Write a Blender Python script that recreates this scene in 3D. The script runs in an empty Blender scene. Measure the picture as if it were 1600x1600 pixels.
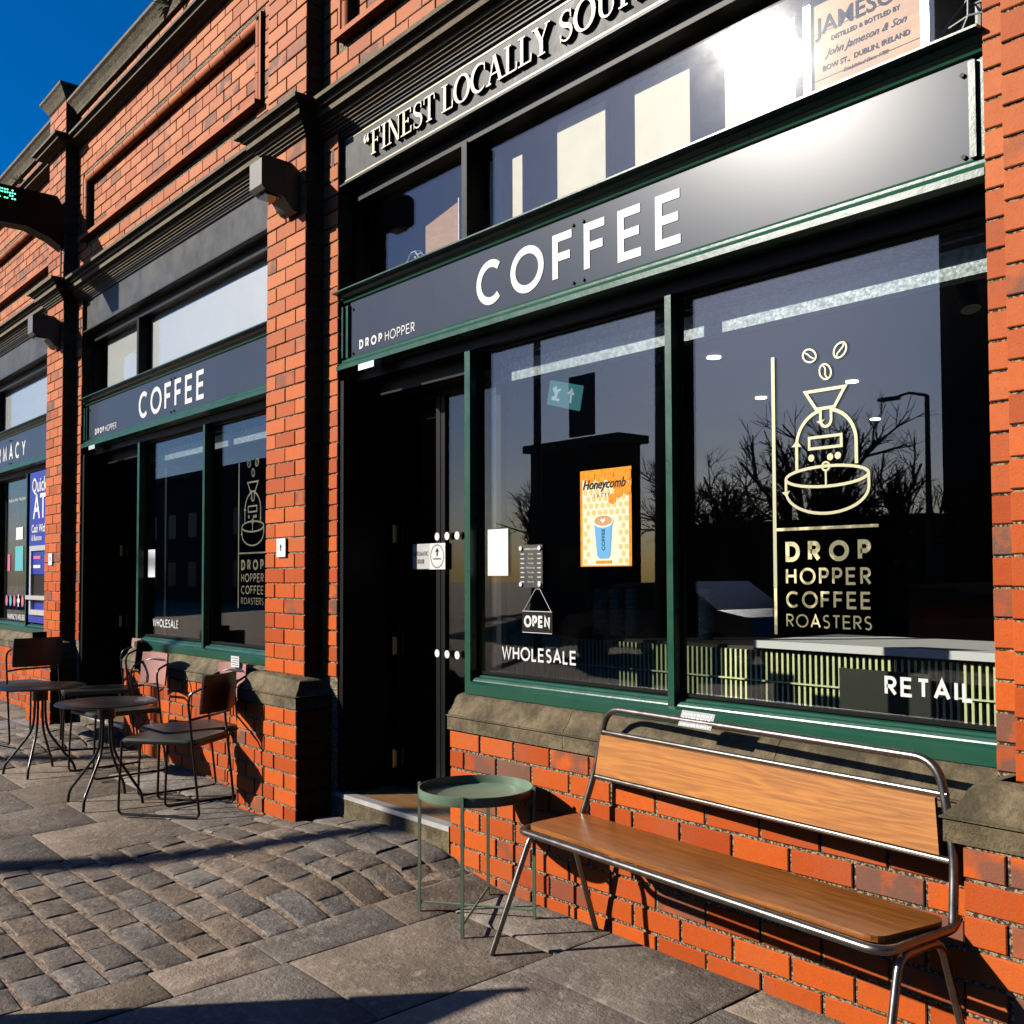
import bpy, math, random
from mathutils import Vector, Matrix
random.seed(7)
S = bpy.context.scene
C = S.collection
PI = math.pi

# ------------------------------------------------------------------ camera, sky, sun, exposure
YAW, PITCH, ROLL = math.radians(49.88949), math.radians(2.09669), math.radians(-0.17965)
CAM = Vector((0.0, -2.73, 1.34))
fwd = Vector((-math.sin(YAW)*math.cos(PITCH), math.cos(YAW)*math.cos(PITCH), math.sin(PITCH)))
r0 = fwd.cross(Vector((0, 0, 1))).normalized(); u0 = r0.cross(fwd)
RT = r0*math.cos(ROLL)+u0*math.sin(ROLL); UP = -r0*math.sin(ROLL)+u0*math.cos(ROLL)
cd = bpy.data.cameras.new('camera'); cam = bpy.data.objects.new('camera', cd); C.objects.link(cam)
cam.matrix_world = Matrix(((RT.x, UP.x, -fwd.x, CAM.x), (RT.y, UP.y, -fwd.y, CAM.y), (RT.z, UP.z, -fwd.z, CAM.z), (0, 0, 0, 1)))
cd.sensor_width = 36; cd.lens = 36.0; cd.shift_y = (842.576-800)/1600; cd.clip_start = 0.05; cd.clip_end = 600
S.camera = cam

SUN_EL = math.radians(27.0); SUN_AZ = math.radians(54.0)       # azimuth from -x towards -y
to_sun = Vector((-math.cos(SUN_EL)*math.cos(SUN_AZ), -math.cos(SUN_EL)*math.sin(SUN_AZ), math.sin(SUN_EL)))
w = bpy.data.worlds.new('World'); S.world = w; w.use_nodes = True
nt = w.node_tree; nt.nodes.clear()
sky = nt.nodes.new('ShaderNodeTexSky'); sky.sky_type = 'NISHITA'; sky.sun_disc = False
sky.sun_elevation = SUN_EL; sky.sun_rotation = math.atan2(to_sun.x, to_sun.y)
sky.altitude = 0; sky.air_density = 1.0; sky.dust_density = 1.4; sky.ozone_density = 2.0
hs = nt.nodes.new('ShaderNodeHueSaturation'); hs.inputs['Saturation'].default_value = 1.6
wb = nt.nodes.new('ShaderNodeMix'); wb.data_type = 'RGBA'; wb.blend_type = 'MULTIPLY'; wb.inputs[0].default_value = 1.0; wb.inputs[7].default_value = (0.72, 0.84, 1.14, 1)   # camera white balance: cool sky
bg = nt.nodes.new('ShaderNodeBackground'); bg.inputs['Strength'].default_value = 0.05
wo = nt.nodes.new('ShaderNodeOutputWorld')
nt.links.new(sky.outputs[0], wb.inputs[6]); nt.links.new(wb.outputs[2], hs.inputs['Color']); nt.links.new(hs.outputs[0], bg.inputs[0]); nt.links.new(bg.outputs[0], wo.inputs[0])
sd = bpy.data.lights.new('sun', 'SUN'); sd.energy = 5.0; sd.angle = math.radians(0.53); sd.color = (1.0, 0.93, 0.82)
sun = bpy.data.objects.new('sun', sd); C.objects.link(sun)
sun.rotation_euler = (-to_sun).to_track_quat('-Z', 'Y').to_euler(); sun.location = (-6, -9, 8)
S.view_settings.view_transform = 'Standard'; S.view_settings.look = 'None'
S.view_settings.exposure = 1.0; S.view_settings.gamma = 1.0; S.view_settings.use_curve_mapping = False
S.render.engine = 'CYCLES'
S.cycles.max_bounces = 7; S.cycles.diffuse_bounces = 0; S.cycles.transparent_max_bounces = 16; S.cycles.caustics_reflective = False; S.cycles.caustics_refractive = False
S.cycles.sample_clamp_indirect = 4.0; S.cycles.use_denoising = True

# ------------------------------------------------------------------ materials
def N(t, k, **v):
    n = t.nodes.new(k)
    for a, b in v.items():
        if a in n.inputs: n.inputs[a].default_value = b
        else: setattr(n, a, b)
    return n
def dk(c_): return tuple(x*0.52 for x in c_)
def mat(name, col=(0.5, 0.5, 0.5), rough=0.5, metal=0.0, spec=0.5, var=0.0, vscale=8.0, col2=None, bump=0.0, bscale=60.0,
        stretch=None, obj=False, coat=0.0, emit=None, estr=1.0, rvar=0.0, detail=5.0, lo=0.35, hi=0.65):
    m = bpy.data.materials.new(name); m.use_nodes = True; t = m.node_tree; b = t.nodes['Principled BSDF']
    if metal < 0.5 and not emit: col = dk(col); col2 = dk(col2) if col2 else None
    b.inputs['Base Color'].default_value = (*col, 1); b.inputs['Roughness'].default_value = rough
    b.inputs['Metallic'].default_value = metal; b.inputs['Specular IOR Level'].default_value = spec
    b.inputs['Coat Weight'].default_value = coat; b.inputs['Coat Roughness'].default_value = 0.12
    if emit: b.inputs['Emission Color'].default_value = (*emit, 1); b.inputs['Emission Strength'].default_value = estr
    if var or col2 or bump or rvar:
        if obj: src = N(t, 'ShaderNodeTexCoord').outputs['Object']
        else: src = N(t, 'ShaderNodeNewGeometry').outputs['Position']
        if stretch:
            mp = N(t, 'ShaderNodeMapping'); mp.inputs['Scale'].default_value = stretch; t.links.new(src, mp.inputs[0]); src = mp.outputs[0]
        if var or col2:
            nz = N(t, 'ShaderNodeTexNoise', Scale=vscale, Detail=detail, Roughness=0.6); t.links.new(src, nz.inputs['Vector'])
            rp = N(t, 'ShaderNodeMapRange'); rp.inputs[1].default_value = lo; rp.inputs[2].default_value = hi; t.links.new(nz.outputs[0], rp.inputs[0])
            c2 = col2 or tuple(max(0, c*(1-var)) for c in col)
            mx = N(t, 'ShaderNodeMix', data_type='RGBA'); mx.inputs[6].default_value = (*col, 1); mx.inputs[7].default_value = (*c2, 1)
            t.links.new(rp.outputs[0], mx.inputs[0]); t.links.new(mx.outputs[2], b.inputs['Base Color'])
        if rvar:
            n3 = N(t, 'ShaderNodeTexNoise', Scale=vscale*2.3, Detail=6.0); t.links.new(src, n3.inputs['Vector'])
            r3 = N(t, 'ShaderNodeMapRange'); r3.inputs[1].default_value = 0.3; r3.inputs[2].default_value = 0.7
            r3.inputs[3].default_value = max(0.02, rough-rvar); r3.inputs[4].default_value = min(1, rough+rvar)
            t.links.new(n3.outputs[0], r3.inputs[0]); t.links.new(r3.outputs[0], b.inputs['Roughness'])
        if bump:
            n2 = N(t, 'ShaderNodeTexNoise', Scale=bscale, Detail=6.0, Roughness=0.65); t.links.new(src, n2.inputs['Vector'])
            bp = N(t, 'ShaderNodeBump', Strength=1.0, Distance=bump); t.links.new(n2.outputs[0], bp.inputs['Height']); t.links.new(bp.outputs[0], b.inputs['Normal'])
    return m

def brick_mat():
    m = bpy.data.materials.new('brick'); m.use_nodes = True; t = m.node_tree; L = t.links; b = t.nodes['Principled BSDF']
    at = N(t, 'ShaderNodeAttribute', attribute_name='tone'); sp = N(t, 'ShaderNodeSeparateColor'); L.new(at.outputs['Color'], sp.inputs[0])
    pos = N(t, 'ShaderNodeNewGeometry').outputs['Position']
    def mix(f, a, c, blend='MIX'):
        x = N(t, 'ShaderNodeMix', data_type='RGBA'); x.blend_type = blend
        for i, s in ((0, f), (6, a), (7, c)):
            if isinstance(s, (int, float)): x.inputs[i].default_value = s
            elif isinstance(s, tuple): x.inputs[i].default_value = (*s, 1)
            else: L.new(s, x.inputs[i])
        return x.outputs[2]
    low = mix(sp.outputs[0], (0.25, 0.036, 0.005), (0.42, 0.078, 0.009))
    high = mix(sp.outputs[0], (0.27, 0.078, 0.030), (0.40, 0.142, 0.058))
    c = mix(sp.outputs[2], low, high)
    n1 = N(t, 'ShaderNodeTexNoise', Scale=9.0, Detail=4.0); L.new(pos, n1.inputs['Vector'])
    r1 = N(t, 'ShaderNodeMapRange'); r1.inputs[1].default_value = 0.36; r1.inputs[2].default_value = 0.52; L.new(n1.outputs[0], r1.inputs[0])
    mm = N(t, 'ShaderNodeMath', operation='MULTIPLY'); L.new(r1.outputs[0], mm.inputs[0]); L.new(sp.outputs[1], mm.inputs[1])
    c = mix(mm.outputs[0], c, (0.10, 0.055, 0.040))
    n2 = N(t, 'ShaderNodeTexNoise', Scale=35.0, Detail=6.0, Roughness=0.7); L.new(pos, n2.inputs['Vector'])
    r2 = N(t, 'ShaderNodeMapRange'); r2.inputs[1].default_value = 0.3; r2.inputs[2].default_value = 0.75; r2.inputs[3].default_value = 0.0; r2.inputs[4].default_value = 0.30
    L.new(n2.outputs[0], r2.inputs[0]); c = mix(r2.outputs[0], c, (0.16, 0.032, 0.010))
    n5 = N(t, 'ShaderNodeTexNoise', Scale=2.2, Detail=7.0, Roughness=0.7); L.new(pos, n5.inputs['Vector'])
    r5 = N(t, 'ShaderNodeMapRange'); r5.inputs[1].default_value = 0.5; r5.inputs[2].default_value = 0.8; r5.inputs[3].default_value = 0.0; r5.inputs[4].default_value = 0.45
    L.new(n5.outputs[0], r5.inputs[0]); c = mix(r5.outputs[0], c, (0.19, 0.088, 0.055))
    vo = N(t, 'ShaderNodeTexVoronoi', Scale=55.0); L.new(pos, vo.inputs['Vector'])
    sp2 = N(t, 'ShaderNodeMapRange'); sp2.inputs[1].default_value = 0.05; sp2.inputs[2].default_value = 0.12; sp2.inputs[3].default_value = 0.6; sp2.inputs[4].default_value = 0.0
    L.new(vo.outputs['Distance'], sp2.inputs[0]); c = mix(sp2.outputs[0], c, (0.05, 0.015, 0.01))
    L.new(c, b.inputs['Base Color']); b.inputs['Roughness'].default_value = 0.6; b.inputs['Specular IOR Level'].default_value = 0.10
    n3 = N(t, 'ShaderNodeTexNoise', Scale=120.0, Detail=5.0, Roughness=0.7); L.new(pos, n3.inputs['Vector'])
    bp = N(t, 'ShaderNodeBump', Strength=0.8, Distance=0.0018); L.new(n3.outputs[0], bp.inputs['Height']); L.new(bp.outputs[0], b.inputs['Normal'])
    return m

def glass_mat(name, tint=(0.95, 0.96, 0.95), dirt=0.05, f0=0.07):
    m = bpy.data.materials.new(name); m.use_nodes = True; t = m.node_tree; t.nodes.clear(); L = t.links
    lw = N(t, 'ShaderNodeLayerWeight', Blend=0.5)
    p = N(t, 'ShaderNodeMath', operation='POWER'); p.inputs[1].default_value = 5.0; L.new(lw.outputs['Facing'], p.inputs[0])
    ma = N(t, 'ShaderNodeMath', operation='MULTIPLY_ADD'); ma.inputs[1].default_value = 1-f0; ma.inputs[2].default_value = f0; L.new(p.outputs[0], ma.inputs[0])
    tr = N(t, 'ShaderNodeBsdfTransparent'); tr.inputs[0].default_value = (*tint, 1)
    gl = N(t, 'ShaderNodeBsdfGlossy', Roughness=0.0)
    mx = N(t, 'ShaderNodeMixShader'); L.new(ma.outputs[0], mx.inputs[0]); L.new(tr.outputs[0], mx.inputs[1]); L.new(gl.outputs[0], mx.inputs[2])
    # thin film of dust and finger marks: a broad faint gloss
    pos = N(t, 'ShaderNodeNewGeometry').outputs['Position']
    nz = N(t, 'ShaderNodeTexNoise', Scale=7.0, Detail=8.0, Roughness=0.75); L.new(pos, nz.inputs['Vector'])
    r = N(t, 'ShaderNodeMapRange'); r.inputs[1].default_value = 0.35; r.inputs[2].default_value = 0.75; r.inputs[3].default_value = dirt*0.3; r.inputs[4].default_value = dirt; L.new(nz.outputs[0], r.inputs[0])
    g2 = N(t, 'ShaderNodeBsdfGlossy', Roughness=0.13); g2.inputs[0].default_value = (0.8, 0.8, 0.8, 1)
    m2 = N(t, 'ShaderNodeMixShader'); L.new(r.outputs[0], m2.inputs[0]); L.new(mx.outputs[0], m2.inputs[1]); L.new(g2.outputs[0], m2.inputs[2])
    o = N(t, 'ShaderNodeOutputMaterial'); L.new(m2.outputs[0], o.inputs[0])
    return m

def wood_mat(name, c1, c2, rough=0.3, coat=0.3, sx=1.0, grain=1.0):
    c1, c2 = dk(c1), dk(c2)
    m = bpy.data.materials.new(name); m.use_nodes = True; t = m.node_tree; L = t.links; b = t.nodes['Principled BSDF']
    co = N(t, 'ShaderNodeTexCoord').outputs['Object']
    mp = N(t, 'ShaderNodeMapping'); mp.inputs['Scale'].default_value = (sx*0.8, 9.0, 9.0); L.new(co, mp.inputs[0])
    n = N(t, 'ShaderNodeTexNoise', Scale=1.3, Detail=3.0, Distortion=0.6); L.new(mp.outputs[0], n.inputs['Vector'])
    ml = N(t, 'ShaderNodeMath', operation='MULTIPLY'); ml.inputs[1].default_value = 60.0*grain; L.new(n.outputs[0], ml.inputs[0])
    si = N(t, 'ShaderNodeMath', operation='SINE'); L.new(ml.outputs[0], si.inputs[0])
    mp2 = N(t, 'ShaderNodeMapping'); mp2.inputs['Scale'].default_value = (3.0, 90.0, 90.0); L.new(co, mp2.inputs[0])
    n2 = N(t, 'ShaderNodeTexNoise', Scale=2.0, Detail=6.0, Roughness=0.7); L.new(mp2.outputs[0], n2.inputs['Vector'])
    ad = N(t, 'ShaderNodeMath', operation='MULTIPLY_ADD'); ad.inputs[1].default_value = 0.13; L.new(si.outputs[0], ad.inputs[0]); L.new(n2.outputs[0], ad.inputs[2])
    rp = N(t, 'ShaderNodeMapRange'); rp.inputs[1].default_value = 0.3; rp.inputs[2].default_value = 0.78; L.new(ad.outputs[0], rp.inputs[0])
    mx = N(t, 'ShaderNodeMix', data_type='RGBA'); mx.inputs[6].default_value = (*c1, 1); mx.inputs[7].default_value = (*c2, 1); L.new(rp.outputs[0], mx.inputs[0])
    n4 = N(t, 'ShaderNodeTexNoise', Scale=2.5, Detail=3.0); L.new(co, n4.inputs['Vector'])
    r4 = N(t, 'ShaderNodeMapRange'); r4.inputs[1].default_value = 0.35; r4.inputs[2].default_value = 0.7; r4.inputs[3].default_value = 1.0; r4.inputs[4].default_value = 0.86; L.new(n4.outputs[0], r4.inputs[0])
    m5 = N(t, 'ShaderNodeMix', data_type='RGBA'); m5.blend_type = 'MULTIPLY'; m5.inputs[0].default_value = 1.0; L.new(mx.outputs[2], m5.inputs[6]); L.new(r4.outputs[0], m5.inputs[7])
    L.new(m5.outputs[2], b.inputs['Base Color']); b.inputs['Roughness'].default_value = rough; b.inputs['Coat Weight'].default_value = coat; b.inputs['Coat Roughness'].default_value = 0.15
    bp = N(t, 'ShaderNodeBump', Strength=0.5, Distance=0.0008); L.new(n2.outputs[0], bp.inputs['Height']); L.new(bp.outputs[0], b.inputs['Normal'])
    return m

def stone_mat(name, c1, c2, c3, s=6.0, bump=0.004, bs=40.0, rough=0.85, tone=True, spec=0.3):
    c1, c2, c3 = dk(c1), dk(c2), dk(c3)
    m = bpy.data.materials.new(name); m.use_nodes = True; t = m.node_tree; L = t.links; b = t.nodes['Principled BSDF']
    pos = N(t, 'ShaderNodeNewGeometry').outputs['Position']
    n1 = N(t, 'ShaderNodeTexNoise', Scale=s, Detail=8.0, Roughness=0.65); L.new(pos, n1.inputs['Vector'])
    r1 = N(t, 'ShaderNodeMapRange'); r1.inputs[1].default_value = 0.38; r1.inputs[2].default_value = 0.62; L.new(n1.outputs[0], r1.inputs[0])
    m1 = N(t, 'ShaderNodeMix', data_type='RGBA'); m1.inputs[6].default_value = (*c1, 1); m1.inputs[7].default_value = (*c2, 1); L.new(r1.outputs[0], m1.inputs[0])
    n2 = N(t, 'ShaderNodeTexNoise', Scale=s*6, Detail=6.0, Roughness=0.75); L.new(pos, n2.inputs['Vector'])
    r2 = N(t, 'ShaderNodeMapRange'); r2.inputs[1].default_value = 0.5; r2.inputs[2].default_value = 0.72; L.new(n2.outputs[0], r2.inputs[0])
    m2 = N(t, 'ShaderNodeMix', data_type='RGBA'); m2.inputs[7].default_value = (*c3, 1); L.new(r2.outputs[0], m2.inputs[0]); L.new(m1.outputs[2], m2.inputs[6])
    out = m2.outputs[2]
    if tone:
        at = N(t, 'ShaderNodeAttribute', attribute_name='tone'); sp = N(t, 'ShaderNodeSeparateColor'); L.new(at.outputs['Color'], sp.inputs[0])
        rr = N(t, 'ShaderNodeMapRange'); rr.inputs[3].default_value = 0.68; rr.inputs[4].default_value = 1.25; L.new(sp.outputs[0], rr.inputs[0])
        hv = N(t, 'ShaderNodeHueSaturation'); L.new(rr.outputs[0], hv.inputs['Value']); L.new(out, hv.inputs['Color'])
        r6 = N(t, 'ShaderNodeMapRange'); r6.inputs[3].default_value = 0.6; r6.inputs[4].default_value = 1.25; L.new(sp.outputs[1], r6.inputs[0]); L.new(r6.outputs[0], hv.inputs['Saturation'])
        out = hv.outputs[0]
    L.new(out, b.inputs['Base Color']); b.inputs['Roughness'].default_value = rough; b.inputs['Specular IOR Level'].default_value = spec
    n3 = N(t, 'ShaderNodeTexNoise', Scale=bs, Detail=8.0, Roughness=0.7); L.new(pos, n3.inputs['Vector'])
    n4 = N(t, 'ShaderNodeTexNoise', Scale=bs*0.22, Detail=4.0, Distortion=0.4); L.new(pos, n4.inputs['Vector'])
    ad = N(t, 'ShaderNodeMath', operation='MULTIPLY_ADD'); ad.inputs[1].default_value = 1.0; L.new(n4.outputs[0], ad.inputs[0]); L.new(n3.outputs[0], ad.inputs[2])
    bp = N(t, 'ShaderNodeBump', Strength=1.0, Distance=bump); L.new(ad.outputs[0], bp.inputs['Height']); L.new(bp.outputs[0], b.inputs['Normal'])
    return m

M = {}
M['brick'] = brick_mat()
M['mortar'] = mat('mortar', (0.55, 0.42, 0.25), 0.95, col2=(0.035, 0.028, 0.02), lo=0.42, hi=0.54, vscale=95, bump=0.006, bscale=150)
M['sill'] = stone_mat('mossy_sandstone', (0.085, 0.065, 0.034), (0.26, 0.195, 0.11), (0.075, 0.075, 0.018), 8, 0.010, 45, tone=False)
M['cornice'] = stone_mat('weathered_cornice', (0.16, 0.13, 0.085), (0.24, 0.19, 0.12), (0.07, 0.065, 0.03), 10, 0.005, 50, tone=False)
M['green'] = mat('green_gloss_paint', (0.014, 0.095, 0.055), 0.3, spec=0.32, var=0.12, vscale=5, bump=0.0008, bscale=30, rvar=0.04)
M['black'] = mat('black_paint', (0.006, 0.007, 0.007), 0.45, spec=0.12, var=0.2, vscale=20, bump=0.0006, bscale=40)
M['fascia'] = mat('dusty_black_board', (0.075, 0.078, 0.082), 0.42, spec=0.10, col2=(0.13, 0.13, 0.125), vscale=3.5, bump=0.001, bscale=30, rvar=0.1)
M['fasciaframe'] = mat('dark_moulding_paint', (0.05, 0.052, 0.055), 0.4, spec=0.14, bump=0.0008, bscale=50)
M['sign'] = mat('navy_sign_panel', (0.062, 0.078, 0.115), 0.27, spec=0.11, var=0.10, vscale=3)
M['white'] = mat('white_vinyl', (0.84, 0.84, 0.82), 0.5, spec=0.2)
M['cream'] = mat('cream_letter_paint', (0.78, 0.70, 0.48), 0.45, var=0.12, vscale=12)
M['gold'] = mat('gold_line', (0.70, 0.55, 0.26), 0.4, var=0.2, vscale=20)
M['decal'] = mat('pale_gold_vinyl', (0.72, 0.68, 0.42), 0.3, metal=0.3)
M['decaldark'] = mat('gold_vinyl_glints', (0.20, 0.19, 0.085), 0.35, col2=(1.1, 0.95, 0.50), vscale=5.5, lo=0.47, hi=0.56)  # bright patches imitate reflections on the gold, mixed into its colour
M['glass'] = glass_mat('window_glass', dirt=0.0018)
M['glassdoor'] = glass_mat('door_glass', (0.55, 0.58, 0.57), 0.02)
M['tube'] = mat('gunmetal_tube', (0.20, 0.18, 0.16), 0.30, metal=0.95, var=0.25, vscale=12, obj=True, rvar=0.05)
M['wood'] = wood_mat('varnished_oak', (0.66, 0.25, 0.028), (0.38, 0.115, 0.014), 0.4, 0.12)
M['woodseat'] = wood_mat('worn_oak_seat', (0.46, 0.165, 0.026), (0.20, 0.055, 0.009), 0.36, 0.12, sx=0.7)
M['crate'] = wood_mat('pine_crate', (1.05, 0.56, 0.23), (0.8, 0.38, 0.14), 0.6, 0.0, sx=1.5, grain=0.6)
M['floorwood'] = wood_mat('timber_floor', (0.42, 0.22, 0.09), (0.26, 0.12, 0.045), 0.5, 0.1)
M['sage'] = mat('sage_metal', (0.20, 0.30, 0.20), 0.38, var=0.15, vscale=10, rvar=0.08)
M['chair'] = mat('black_metal_tube', (0.010, 0.010, 0.011), 0.3, metal=0.2)
M['table'] = mat('black_table_top', (0.018, 0.014, 0.013), 0.3, var=0.2, vscale=10)
M['pink'] = mat('dusty_pink_laminate', (0.55, 0.25, 0.21), 0.4, var=0.15, vscale=8)
M['seat'] = mat('dark_olive_seat', (0.022, 0.028, 0.014), 0.38, var=0.2, vscale=6)
M['slab'] = stone_mat('sandstone_flag', (0.34, 0.262, 0.195), (0.22, 0.17, 0.13), (0.52, 0.42, 0.32), 3.2, 0.009, 60)
M['sett'] = stone_mat('stone_sett', (0.245, 0.190, 0.145), (0.15, 0.118, 0.095), (0.42, 0.34, 0.26), 6, 0.010, 55)
M['grit'] = mat('sandy_joint_grit', (0.66, 0.46, 0.31), 0.95, col2=(0.16, 0.11, 0.075), vscale=30, bump=0.012, bscale=120)
M['asphalt'] = mat('asphalt', (0.05, 0.05, 0.05), 0.85, var=0.3, vscale=3, bump=0.004, bscale=90)
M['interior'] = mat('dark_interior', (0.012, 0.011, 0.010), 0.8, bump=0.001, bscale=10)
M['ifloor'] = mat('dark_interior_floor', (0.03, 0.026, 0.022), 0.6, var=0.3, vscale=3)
M['galv'] = mat('galvanised_steel', (0.13, 0.17, 0.18), 0.5, metal=0.3, col2=(0.36, 0.43, 0.45), vscale=45, bump=0.001, bscale=60, rvar=0.15)
M['rib'] = mat('lime_batten', (0.90, 0.98, 0.50), 0.5, var=0.15, vscale=10)
M['alu'] = mat('aluminium_strip', (0.75, 0.74, 0.72), 0.3, metal=0.7, var=0.15, vscale=20)
M['steel'] = mat('stainless_top', (0.7, 0.7, 0.7), 0.25, metal=1.0)
M['lampcase'] = mat('bronze_lamp_case', (0.14, 0.125, 0.10), 0.45, metal=0.3)
M['whitecard'] = mat('white_card', (0.85, 0.86, 0.86), 0.5)
M['creamcard'] = mat('cream_box', (0.86, 0.76, 0.56), 0.6, var=0.1, vscale=9)
M['blind'] = mat('white_blind', (0.80, 0.80, 0.80), 0.55, var=0.06, vscale=5)
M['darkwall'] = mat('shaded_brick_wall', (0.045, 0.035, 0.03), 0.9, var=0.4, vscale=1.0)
M['roof'] = mat('grey_roof', (0.03, 0.03, 0.033), 0.7)
M['bark'] = mat('dark_bark', (0.035, 0.028, 0.022), 0.9, var=0.3, vscale=6)
M['carpaint'] = mat('grey_car_paint', (0.05, 0.055, 0.06), 0.2, metal=0.5, coat=1.0)
M['carglass'] = mat('car_glass', (0.01, 0.012, 0.014), 0.05)
M['rubber'] = mat('tyre_rubber', (0.015, 0.015, 0.015), 0.8)
M['poleM'] = mat('dark_pole_paint', (0.02, 0.02, 0.02), 0.5)
M['blue'] = mat('cash_machine_blue', (0.01, 0.035, 0.42), 0.35)
M['orange'] = mat('poster_orange', (0.92, 0.24, 0.008), 0.6, spec=0.1, col2=(0.95, 0.40, 0.015), vscale=40)
M['honey'] = mat('poster_honey', (0.88, 0.62, 0.22), 0.6, spec=0.1)
M['pale'] = mat('poster_cream', (0.86, 0.84, 0.64), 0.6, spec=0.1)
M['cupblue'] = mat('poster_blue_cup', (0.10, 0.42, 0.75), 0.4)
M['ink'] = mat('black_ink', (0.010, 0.008, 0.008), 0.6, spec=0.1)
M['coffeec'] = mat('coffee_brown', (0.62, 0.30, 0.08), 0.4)
M['teal'] = mat('teal_print', (0.12, 0.55, 0.62), 0.4)
M['pinkp'] = mat('pink_print', (0.80, 0.16, 0.30), 0.4)
M['exit'] = mat('exit_sign_green', (0.05, 0.30, 0.22), 0.4, emit=(0.10, 0.35, 0.38), estr=0.25)
M['exitw'] = mat('exit_sign_white', (0.8, 0.85, 0.85), 0.4, emit=(0.6, 0.75, 0.8), estr=0.3)
M['led'] = mat('green_led', (0.0, 0.1, 0.03), 0.4, emit=(0.10, 1.0, 0.45), estr=2.5)
M['bulb'] = mat('lit_downlight', (0.9, 0.8, 0.6), 0.4, emit=(1.0, 0.85, 0.6), estr=6.0)
M['weed'] = mat('weed_leaf', (0.03, 0.045, 0.012), 0.7, var=0.4, vscale=60)
M['steelplate'] = mat('engraved_plate', (0.40, 0.41, 0.43), 0.5, spec=0.2)
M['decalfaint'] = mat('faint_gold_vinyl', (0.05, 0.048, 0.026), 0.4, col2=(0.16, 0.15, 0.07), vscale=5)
M['pinkshade'] = mat('shaded_pink_laminate', (0.06, 0.012, 0.012), 0.4)  # shade on the pink backrests' rear faces, put into the colour
M['brass'] = mat('brass_hinge', (0.55, 0.42, 0.18), 0.35, metal=0.9)

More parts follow.
